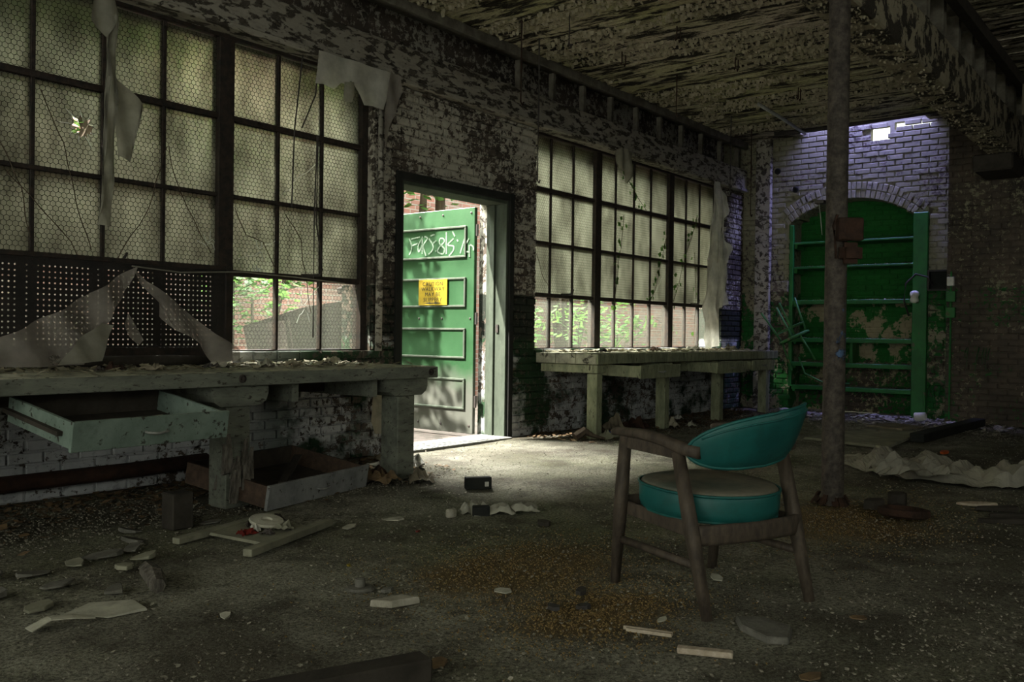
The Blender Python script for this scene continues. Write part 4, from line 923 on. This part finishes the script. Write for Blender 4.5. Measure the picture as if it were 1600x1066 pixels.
vine('green shoots along the sill of the far window', [(7.7, 6.1, 0), (7.75, 6.1, .9), (8.2, 6.1, 1.15), (8.7, 6.1, 1.3), (9.2, 6.1, 1.2)], 40, 'leaf', size=.09)
vine('green shoots in the lower right of the far window', [(9.9, 6.1, 0), (9.95, 6.1, .9), (10.4, 6.1, 1.2), (10.9, 6.1, 1.3), (11.5, 6.1, 1.1)], 40, 'leaf', size=.09)
TW = [('bare twig behind the upper left near window panes', [(2.35, VY, 2.0), (2.6, VY, 1.75), (2.75, VY, 1.6), (2.8, VY, 1.48)]), ('bare twig below the broken pane', [(2.55, VY, 2.5), (2.7, VY, 2.2), (2.78, VY, 1.85), (2.88, VY, 1.55)]),
      ('bare twig curving across the third column of the near window', [(3.05, VY, 1.5), (3.2, VY, 1.75), (3.3, VY, 1.98), (3.4, VY, 2.3)]), ('bare twig left of the wide near mullion', [(3.42, VY, 2.3), (3.5, VY, 2.0), (3.65, VY, 1.75), (3.75, VY, 1.6)]),
      ('curved twigs right of the wide near mullion', [(3.95, VY, 1.95), (4.05, VY, 1.75), (4.2, VY, 1.72), (4.32, VY, 1.52)]), ('long twig across the lower right near panes', [(4.4, VY, 1.95), (4.55, VY, 1.75), (4.6, VY, 1.5), (4.66, VY, 1.2)]),
      ('bare twig at the far left of the near window', [(2.2, VY, 2.35), (2.35, VY, 2.1), (2.45, VY, 1.9), (2.5, VY, 1.6)]), ('bare twig slanting over the far window corner', [(7.65, VY, 1.9), (7.75, VY, 1.7), (7.9, VY, 1.55)])]
for lab, p in TW: vine(lab, p, 0)
hp = thing('metal_hopper', 'tilted rusty sheet metal hopper standing outside the near window', 'hopper', (5.45, 6.55, 0))
mh = Matrix.Translation((5.42, 6.6, .2)) @ Matrix.Rotation(R(-7), 4, 'Y')
hb = MB()
hb.add([mh @ Vector(p) for p in ((-.30, -.25, -.22), (.30, -.25, -.22), (.30, .35, -.22), (-.30, .35, -.22), (-.40, -.28, 1.0), (.34, -.28, 1.11), (.34, .38, 1.05), (-.40, .38, .94))], [(0, 3, 2, 1), (0, 1, 5, 4), (1, 2, 6, 5), (2, 3, 7, 6), (3, 0, 4, 7)])
hb.build('bin', 'ext_metal', hp, bevel=.03, segs=2)
MB().bar(mh @ Vector((.36, -.2, .85)), mh @ Vector((.42, -.2, 1.22)), .10, .03, up=(0, 1, 0)).build('strap', 'ext_metal', hp, bevel=.005)
MB().bar(mh @ Vector((.28, -.2, 1.20)), mh @ Vector((.46, -.2, 1.20)), .06, .06, up=(0, 1, 0)).build('handle', 'ext_metal', hp, bevel=.01)

# ------------------------------------------------------------------ debris on the floor: single pieces
def slab(poly, z0, h, tilt=0): 
    mb = MB(); n = len(poly); cx = sum(p[0] for p in poly)/n; cy = sum(p[1] for p in poly)/n
    top = [(cx+(p[0]-cx)*.96, cy+(p[1]-cy)*.96, z0+h+tilt*(p[0]-cx)) for p in poly]; bot = [(p[0], p[1], z0) for p in poly]
    return mb.add(bot+top, [tuple(range(n))[::-1], tuple(range(n, 2*n))]+[(i, (i+1) % n, (i+1) % n+n, i+n) for i in range(n)])
def rough_poly(cx, cy, rx, ry, n=8, rz=0, seed=0):
    rnd = random.Random(seed); return [(cx+math.cos(rz)*rx*math.cos(a)*k-math.sin(rz)*ry*math.sin(a)*k, cy+math.sin(rz)*rx*math.cos(a)*k+math.cos(rz)*ry*math.sin(a)*k) for a, k in [(2*math.pi*i/n, rnd.uniform(.7, 1.15)) for i in range(n)]]
def piece(mb, name, matn, label, cat, **kw): return tag(mb.build(name, matn, **kw), label, cat)
piece(MB().bar((2.779, 1.66, .008), (2.83, 1.49, .008), .010, .012), 'thin_stick', 'wood_pale', 'upper of two thin pale sticks in front of the armchair', 'stick')
piece(MB().bar((2.765, 1.64, .008), (2.812, 1.485, .008), .012, .012), 'thin_stick', 'wood_pale', 'lower of two thin pale sticks in front of the armchair', 'stick')
piece(MB().bar((2.69, 1.40, .012), (2.76, 1.235, .012), .035, .02), 'wood_stick', 'wood_pale', 'short pale wooden slat lying in the foreground', 'slat', bevel=.003)
piece(slab([(3.12, 1.39), (3.18, 1.30), (3.14, 1.18), (3.00, 1.14), (2.96, 1.20), (3.03, 1.33)], 0, .025), 'stone_slab', 'stone', 'flat rough stone slab near the armchair foot', 'stone', bevel=.004)
piece(slab([(2.37, 2.54), (2.41, 2.46), (2.53, 2.42), (2.50, 2.50)], 0, .028), 'tan_brick', 'tan_block', 'pale broken tan block in the middle foreground', 'block', bevel=.004)
piece(MB().bar((4.555, 3.96, .045), (4.70, 3.86, .045), .06, .08), 'black_block', 'trim_black', 'small black block with a white smear on the open floor', 'block', bevel=.004)
bp = D.objects['black_block']; MB().bar((4.655, 3.880, .04), (4.675, 3.866, .04), .063, .03).build('white_smear', 'white', bp)
piece(MB().bar((2.00, 1.885, .035), (1.27, 2.175, .035), .09, .07), 'floor_timber', 'wood_dark', 'dark heavy timber end at the bottom edge of the view', 'timber', bevel=.006)
# torn cardboard heap
hpn = [(4.05, 3.30, .12, .06, 'curled torn cardboard on the open floor, larger piece', 3), (4.20, 3.20, .09, .05, 'curled torn cardboard on the open floor, right piece', 8), (3.98, 3.42, .06, .05, 'small torn cardboard scrap left of the curled pieces', 5)]
for cx, cy, a, b, lab, sd in hpn: piece(crumple(cx, cy, .0, a, b, .07, seed=sd, rz=-.7), 'torn_cardboard', 'paper', lab, 'cardboard', smooth=True)
piece(MB().bar((3.93, 3.36, .03), (4.00, 3.29, .03), .05, .06), 'dark_lump', 'trim_black', 'dark square lump beside the torn cardboard', 'block', bevel=.005)
piece(slab(rough_poly(3.82, 3.43, .045, .03, 7, 0, 4), 0, .05), 'pale_stone', 'tan_block', 'small pale stone left of the torn cardboard', 'stone', bevel=.008)
# board with rubbish on it
tb = thing('rubbish_board', 'pale board between two slats carrying a heap of rubbish', 'board', (2.8, 3.85, 0))
slab([(2.62, 3.98), (2.66, 3.58), (3.06, 3.70), (3.0, 4.10)], .02, .012).build('panel', 'board_olive', tb)
MB().bar((2.44, 3.98, .02), (3.16, 4.12, .03), .05, .03).build('slat', 'board_olive', tb, bevel=.003); MB().bar((2.50, 3.49, .03), (3.20, 3.74, .03), .05, .035).build('slat', 'board_olive', tb, bevel=.003)
RB = [(2.72, 3.80, 'red', .05, .02, 'red twisted scrap on the rubbish board'), (2.80, 3.84, 'white', .04, .03, 'white scrap on the rubbish board'), (2.90, 3.74, 'board_olive', .05, .03, 'pale lump at the front of the rubbish board'), (2.97, 3.92, 'wood_dark', .06, .03, 'dark lump at the right of the rubbish board'), (2.86, 3.95, 'drawer_in', .05, .03, 'brown lump at the back of the rubbish board'), (2.78, 3.72, 'dark_iron', .035, .02, 'dark iron scrap at the front of the rubbish board')]
for k, (x, y, m_, s_, h, lab) in enumerate(RB): piece(crumple(x, y, .033, s_, s_*.6, h*1.6, 6, k+2, k), 'scrap', m_, lab, 'scrap')
m = Matrix.Translation((2.88, 3.86, .06)) @ Matrix.Rotation(R(12), 4, 'X'); piece(MB().lathe([(.085, 0), (.09, .008), (.085, .016), (.03, .018), (.03, .006)], 20, m), 'tin_disc', 'paper', 'pale round lid lying on the rubbish board', 'lid')
# foreground left litter
piece(slab([(1.58, 3.31), (1.66, 3.14), (1.80, 3.12), (1.82, 3.25), (1.70, 3.36)], .005, .006, .05), 'paper_sheet', 'paper', 'folded greenish paper sheet in the left foreground', 'paper')
piece(MB().sweep([(1.41, 3.20, .012), (1.48, 3.20, .035), (1.55, 3.18, .03), (1.62, 3.16, .015)], [.03, .028, .03, .018], .004, n=8), 'bark_strip', 'paper', 'curved pale strip in the left foreground corner', 'strip')
piece(MB().sweep([(2.04, 3.54, .04), (1.99, 3.40, .045), (1.93, 3.27, .04)], [.035, .04, .03], [.035, .04, .03], n=7), 'wood_chunk', 'rotten', 'short rotten wood chunk on the left floor', 'wood')
piece(B(2.60, 2.72, 4.27, 4.38, 0, .19), 'old_crate_block', 'wood_dark', 'square dark brown block standing by the rotten bench leg', 'box', bevel=.006)
piece(MB().lathe([(.05, 0), (.062, .004), (.05, .012), (.022, .014), (.02, .045), (.005, .05)], 18, Matrix.Translation((2.508, 2.74, 0))), 'iron_disc', 'stone', 'round flat cap with dark knob on the floor', 'cap')
LB = [(1.75, 3.95, .10, .06), (1.95, 3.98, .09, .05), (2.1, 4.02, .11, .07), (2.25, 4.05, .09, .06), (2.05, 3.75, .07, .05), (1.75, 3.70, .10, .05), (2.35, 4.20, .12, .06), (2.2, 3.85, .09, .05), (1.85, 3.45, .08, .05), (1.5, 3.75, .10, .06), (1.55, 3.45, .09, .06), (2.45, 4.42, .10, .06), (2.85, 4.30, .10, .05), (2.75, 4.55, .09, .05), (1.62, 4.05, .09, .06)]
LT = ['pale slate like fragment in the dark left corner litter', 'flat fragment second in the row of left litter', 'upright angled fragment in the left litter', 'curled fragment near the block under the bench', 'small flat fragment below the left litter row', 'long flat fragment low in the left litter', 'thick fragment leaning beside the brown block', 'wide thin fragment right of the left litter', 'thin pale fragment near the left foreground paper', 'fragment at the left edge of the litter', 'lumpy pale fragment at the left frame edge', 'fragment behind the brown block', 'short tube like fragment right of the brown block', 'fragment at the foot of the rotten leg', 'dim fragment far under the near workbench']
for k, (x, y, a, b) in enumerate(LB):
    mb = slab(rough_poly(x, y, a*.8, b*.8, 7, k*1.3, k), .004, random.uniform(.006, .02), random.uniform(-.3, .3)); piece(mb, 'fragment', ['stone', 'board_olive', 'stone'][k % 3], LT[k], 'fragment', bevel=.003)
# right floor
tp = thing('drop_cloth', 'crumpled dusty drop cloth spread on the floor right of the column', 'cloth', (7.1, 1.9, 0))
vs = []; fs = []; N1, N2 = 64, 30
for j in range(N2+1):
    for i in range(N1+1):
        u, v = i/N1, j/N2; a = Vector((7.85, 2.55, 0)).lerp(Vector((7.35, .85, 0)), u); w_ = Vector((-.92, -.30, 0))*(.30+.75*math.sin(math.pi*min(1, u*1.1+.05))**.6)
        p = a+w_*(v-.25)*(1+.3*n3((u*3, v*2, 1), 1.3)); e = min(u, 1-u, v, 1-v)*6
        z = (.16*abs(n3((p.x, p.y, 0), 3.2, 2))+.12*abs(n3((p.x, p.y, 0), 7, 5))+.03*n3((p.x, p.y, 2), 14, 1)+.02)*min(1, .25+e)
        vs.append((p.x, p.y, max(z, .006)))
for j in range(N2):
    for i in range(N1): a = j*(N1+1)+i; fs.append((a, a+1, a+N1+2, a+N1+1))
MB().add(vs, fs).build('cloth_sheet', 'tarp', tp)
MB().add(crumple(7.0, 1.75, .05, .30, .14, .16, 14, 9, -.9).v, crumple(7.0, 1.75, .05, .30, .14, .16, 14, 9, -.9).f).build('cloth_fold', 'tarp', tp)
piece(slab([(9.1, 3.35), (8.85, 2.45), (10.6, 2.55), (10.9, 3.1)], .01, .02), 'plywood_sheet', 'board_olive', 'flat dusty plywood sheet on the floor behind the column', 'board')
piece(slab([(10.7, 3.2), (10.5, 2.75), (11.0, 2.65), (11.2, 3.05)], .035, .02), 'plywood_scrap', 'cardboard', 'small tan board lying on the plywood sheet corner', 'board')
piece(MB().bar((9.7, 2.40, .05), (12.0, 2.27, .06), .14, .09), 'charred_beam', 'trim_black', 'long charred timber lying toward the back wall', 'timber', bevel=.006)
piece(slab(rough_poly(8.95, 1.98, .10, .04, 7, 0, 2), .005, .02), 'orange_scrap', 'orange', 'bright orange scrap on the right floor', 'scrap')
piece(MB().lathe([(.055, 0), (.06, .01), (.05, .13), (.044, .13), (.05, .015), (.02, .012)], 14, Matrix.Translation((12.1, 3.02, .06)) @ Matrix.Rotation(R(80), 4, 'X')), 'white_cup', 'white', 'white cup lying on its side by the green post', 'cup', smooth=True)
m = Matrix.Translation((5.52, 1.43, .02)) @ Matrix.Rotation(R(4), 4, 'Y'); piece(MB().lathe([(.13, 0), (.145, .01), (.14, .045), (.12, .05), (.115, .02), (.02, .018)], 20, m), 'rusty_pan', 'rust', 'dark rusty pan in the ochre granules right of the column', 'pan')
RR = [(5.75, 1.66, .07, .05, .06, 'dark lump of rubble touching the column base, left one'), (5.85, 1.55, .06, .05, .10, 'tallest dark rubble lump right of the column'), (5.72, 1.52, .04, .03, .05, 'small dark rubble lump by the rusty pan'), (6.2, 1.05, .16, .03, .03, 'dark splinter heap at the right edge, back piece'), (6.0, .95, .18, .03, .03, 'dark splinter heap at the right edge, middle piece'), (5.8, .95, .20, .03, .03, 'dark splinter heap at the right edge, front piece'), (6.3, 1.2, .12, .04, .02, 'pale splinter above the dark splinter heap')]
for k, (x, y, a, b, h, lab) in enumerate(RR): piece(slab(rough_poly(x, y, a, b, 7, -1.1, k+40), 0, h, .1), 'rubble_lump', 'wood_dark' if k < 6 else 'wood_pale', lab, 'rubble', bevel=.004)
SM = [(3.42, 3.30, 'red', .018, 'tiny red bit on the open floor'), (2.72, 3.05, 'yellow_sign', .015, 'tiny yellow bit on the open floor'), (2.86, 2.28, 'paper', .05, 'pale triangular paper scrap in the ochre granules'), (2.55, 2.63, 'stone', .03, 'small dark stone beside the tan block'), (3.05, 2.02, 'dark_iron', .04, 'dark stone left of the armchair'), (2.80, 1.98, 'dark_iron', .035, 'dark stone in the ochre patch edge'), (2.88, 1.90, 'dark_iron', .035, 'dark stone nearest the thin sticks'), (2.95, 1.60, 'paper', .03, 'pale leaf scrap above the thin sticks'), (3.62, 1.70, 'paper', .05, 'pale scrap on the floor under the armchair'), (3.45, 1.05, 'leaf_dead', .04, 'dry leaf on the dark right foreground'), (2.75, .98, 'leaf_dead', .045, 'yellow dry leaf at the bottom right'), (2.1, 1.93, 'leaf_dead', .05, 'dry brown leaf on the end of the dark timber'), (4.0, 2.9, 'wood_dark', .05, 'dark chip on the floor left of the armchair'), (3.55, 3.62, 'paper', .07, 'flat pale scrap near the torn cardboard'), (3.25, 3.65, 'paper', .06, 'flat pale scrap near the floor drawer'), (1.95, 2.85, 'paper', .04, 'pale scrap on the left foreground floor')]
for k, (x, y, m_, s_, lab) in enumerate(SM):
    piece(slab(rough_poly(x, y, s_, s_*.6, 6, k*.9, k+70), .003, s_*.45 if m_ not in ('paper', 'leaf_dead') else .006, .1), 'floor_scrap', m_, lab, 'scrap')
# heaps near the benches
piece(MB().sweep([(3.30, 4.44, .02), (3.8, 4.50, .03), (4.35, 4.62, .03)], [.02, .025, .015], n=6), 'fallen_branch', 'bark', 'brown branch lying along the front of the floor drawer', 'branch')
NB = [(4.45, 4.72, 'rust'), (4.62, 4.42, 'cardboard'), (4.35, 4.55, 'leaf_dead'), (4.75, 4.85, 'canvas'), (4.95, 5.10, 'stone'), (5.05, 4.95, 'white'), (4.30, 4.80, 'wood_dark'), (5.15, 5.25, 'cardboard')]
NL = ['rusty crumpled scrap right of the floor drawer', 'brown crumpled scrap in front of the bench end leg', 'dry leaf heap lump right of the floor drawer', 'yellowish crumpled scrap beneath the bench end', 'grey lump behind the bench end leg', 'pale plastic scrap behind the bench end leg', 'dark lump at the corner of the floor drawer', 'brown scrap at the foot of the hanging canvas']
for k, (x, y, m_) in enumerate(NB): piece(crumple(x, y, 0, .13, .09, .10, 8, k+20, k*.8), 'litter_lump', m_, NL[k], 'litter')
FBN = [(8.15, 5.05, 'blue', .05, 'blue scrap under the far workbench'), (8.45, 5.2, 'cardboard', .15, 'brown heap under the far workbench left drawer'), (8.85, 5.15, 'rust', .14, 'rusty brown heap under the far workbench'), (9.2, 4.95, 'canvas', .12, 'grey crumpled heap beside the second far bench leg'), (9.5, 4.8, 'paper', .07, 'pale torn scrap in front of the second far bench leg'), (10.2, 5.35, 'white', .07, 'white scrap under the middle of the far workbench'), (7.75, 4.85, 'board_olive', .10, 'yellowish plant litter at the foot of the near far bench leg')]
for k, (x, y, m_, s_, lab) in enumerate(FBN): piece(crumple(x, y, 0, s_, s_*.7, s_*1.1, 8, k+50, k*.8), 'litter_lump', m_, lab, 'litter')
piece(MB().sweep([(7.36, 4.98, .04), (7.45, 4.93, .10), (7.52, 4.87, .05), (7.60, 4.78, .02)], [.05, .045, .02, .012], n=7), 'broken_root', 'bark', 'broken root stump with twigs by the first far bench leg', 'root')

# uncountable litter
def chips(name, label, n, fn, size, matn, cat):
    mb = MB()
    for _ in range(n):
        p = fn()
        if p is None: continue
        s_ = size*random.uniform(.35, 1.4)**1.5; a = random.uniform(0, 6.3); tl = random.uniform(-.35, .35)
        f = Vector((math.cos(a), math.sin(a), tl))*s_; g = Vector((-math.sin(a), math.cos(a), random.uniform(-.3, .3)))*s_*random.uniform(.35, .9); p = Vector(p)+Vector((0, 0, abs(tl)*s_+.003))
        mb.add([p-f, p+g*.8, p+f*.9, p-g, p-Vector((0, 0, .006))], [(0, 3, 2, 1), (0, 1, 4), (1, 2, 4), (2, 3, 4), (3, 0, 4)])
    o = mb.build(name, matn, kind='stuff'); o['label'] = label; o['category'] = cat; return o
def floor_pt():
    while True:
        x = random.uniform(1.2, 12.2); y = random.uniform(.3, 5.55)
        d = math.hypot(x, y); wgt = .25+max(0, n3((x, y, 0), .9, 6))+(1.2 if y > 4.4 else 0)+(1.0 if x > 10.5 else 0)
        if not (5.3 < x < 7.3 and y > 4.0 and random.random() < .8) and random.random() < wgt*min(1, 3/d): return (x, y, 0)
chips('floor_chips', 'small plaster and wood chips scattered over the floor', 24000, floor_pt, .0075, 'chip', 'debris')
chips('wall_base_litter', 'dead leaves and litter gathered along the wall bases', 3000, lambda: (lambda x: (x, 5.58-abs(random.gauss(0, .45)), .005))(random.choice((random.uniform(1.5, 5.3), random.uniform(7.3, 12.3)))), .024, 'leaf_dead', 'litter')
chips('niche_litter', 'dead leaves and rubble in front of the green shelves', 1500, lambda: (lambda y: ((12.62 if y > 2.75 else 12.22)-abs(random.gauss(0, .8)), y, .005))(random.uniform(1.9, 5.0)), .04, 'chip', 'litter')
chips('near_bench_flakes', 'paint flakes and dust covering the near workbench top', 900, lambda: (random.uniform(1.9, 4.8), 5.58-abs(random.gauss(0, .35)), .807), .028, 'flake', 'flakes')
chips('far_bench_flakes', 'paint flakes and dust covering the far workbench top', 700, lambda: (random.uniform(7.6, 12.1), 5.58-abs(random.gauss(0, .3)), .866), .03, 'flake', 'flakes')
def gran():
    cx, cy, sx, sy = random.choice(((3.2, 2.45, .45, .3), (5.3, 1.65, .55, .3), (2.9, 1.85, .3, .2))); return (random.gauss(cx, sx), random.gauss(cy, sy), 0)
chips('ochre_granules', 'spilled ochre granules spread over the floor', 9000, gran, .0045, 'granule', 'granules')
# larger pieces on the benches
BT = [(2.72, 5.1, .06, 'rust', 'rusty tin scrap on the near workbench left part'), (2.55, 4.95, .05, 'dark_iron', 'black bent iron scrap on the near workbench'), (2.85, 4.9, .07, 'cardboard', 'brown bark like scrap on the near workbench'), (3.30, 5.0, .06, 'dark_iron', 'dark flat scrap beside the plastic sheet foot'), (3.75, 5.05, .09, 'paper', 'pale crumpled paper at the middle of the near workbench'), (4.05, 5.15, .08, 'flake', 'curled paint scrap on the near workbench'), (4.25, 5.0, .05, 'dark_iron', 'dark iron bit near the bench end'), (4.5, 5.25, .09, 'flake', 'large curled flake by the window on the near workbench'), (3.5, 5.2, .07, 'tan_block', 'tan lump by the peg board frame')]
for k, (x, y, s_, m_, lab) in enumerate(BT): piece(crumple(x, y, .806, s_, s_*.6, s_*.7, 7, k+80, k), 'bench_scrap', m_, lab, 'scrap')
BT2 = [(8.2, 5.2, .06, 'dark_iron', 'small dark can like lump on the far workbench'), (9.6, 5.35, .09, 'rust', 'tilted brown scrap at the middle of the far workbench'), (10.5, 5.3, .09, 'paper', 'pale scrap on the right half of the far workbench'), (11.4, 5.2, .10, 'flake', 'dusty lump at the right end of the far workbench')]
for k, (x, y, s_, m_, lab) in enumerate(BT2): piece(crumple(x, y, .864, s_, s_*.6, s_*.8, 7, k+95, k), 'bench_scrap', m_, lab, 'scrap')
# peeling strips of green paint low on the right brick wall
for k, (y, z, lab) in enumerate(((2.95, .45, 'curling strips of green paint beside the shelf post'), (2.35, .95, 'curling green paint strip on the brick corner'))):
    t_ = thing('peeling_paint', lab, 'paint', (12.3, y, z-.3))
    for q in range(7):
        yy = y+random.uniform(-.14, .14); x_ = (XB if y > 2.72 else XB-.42)-.01; h = random.uniform(.12, .3)
        MB().sweep([(x_, yy, z), (x_-.04, yy+.01, z-h*.4), (x_-.09, yy+.03*random.uniform(-1, 1), z-h)], [.012, .018, .006], .002, n=6, up=(0, 1, 0)).build('paint_strip', 'shelf_green', t_)

for o in D.objects:
    if '_w' in o: del o['_w']
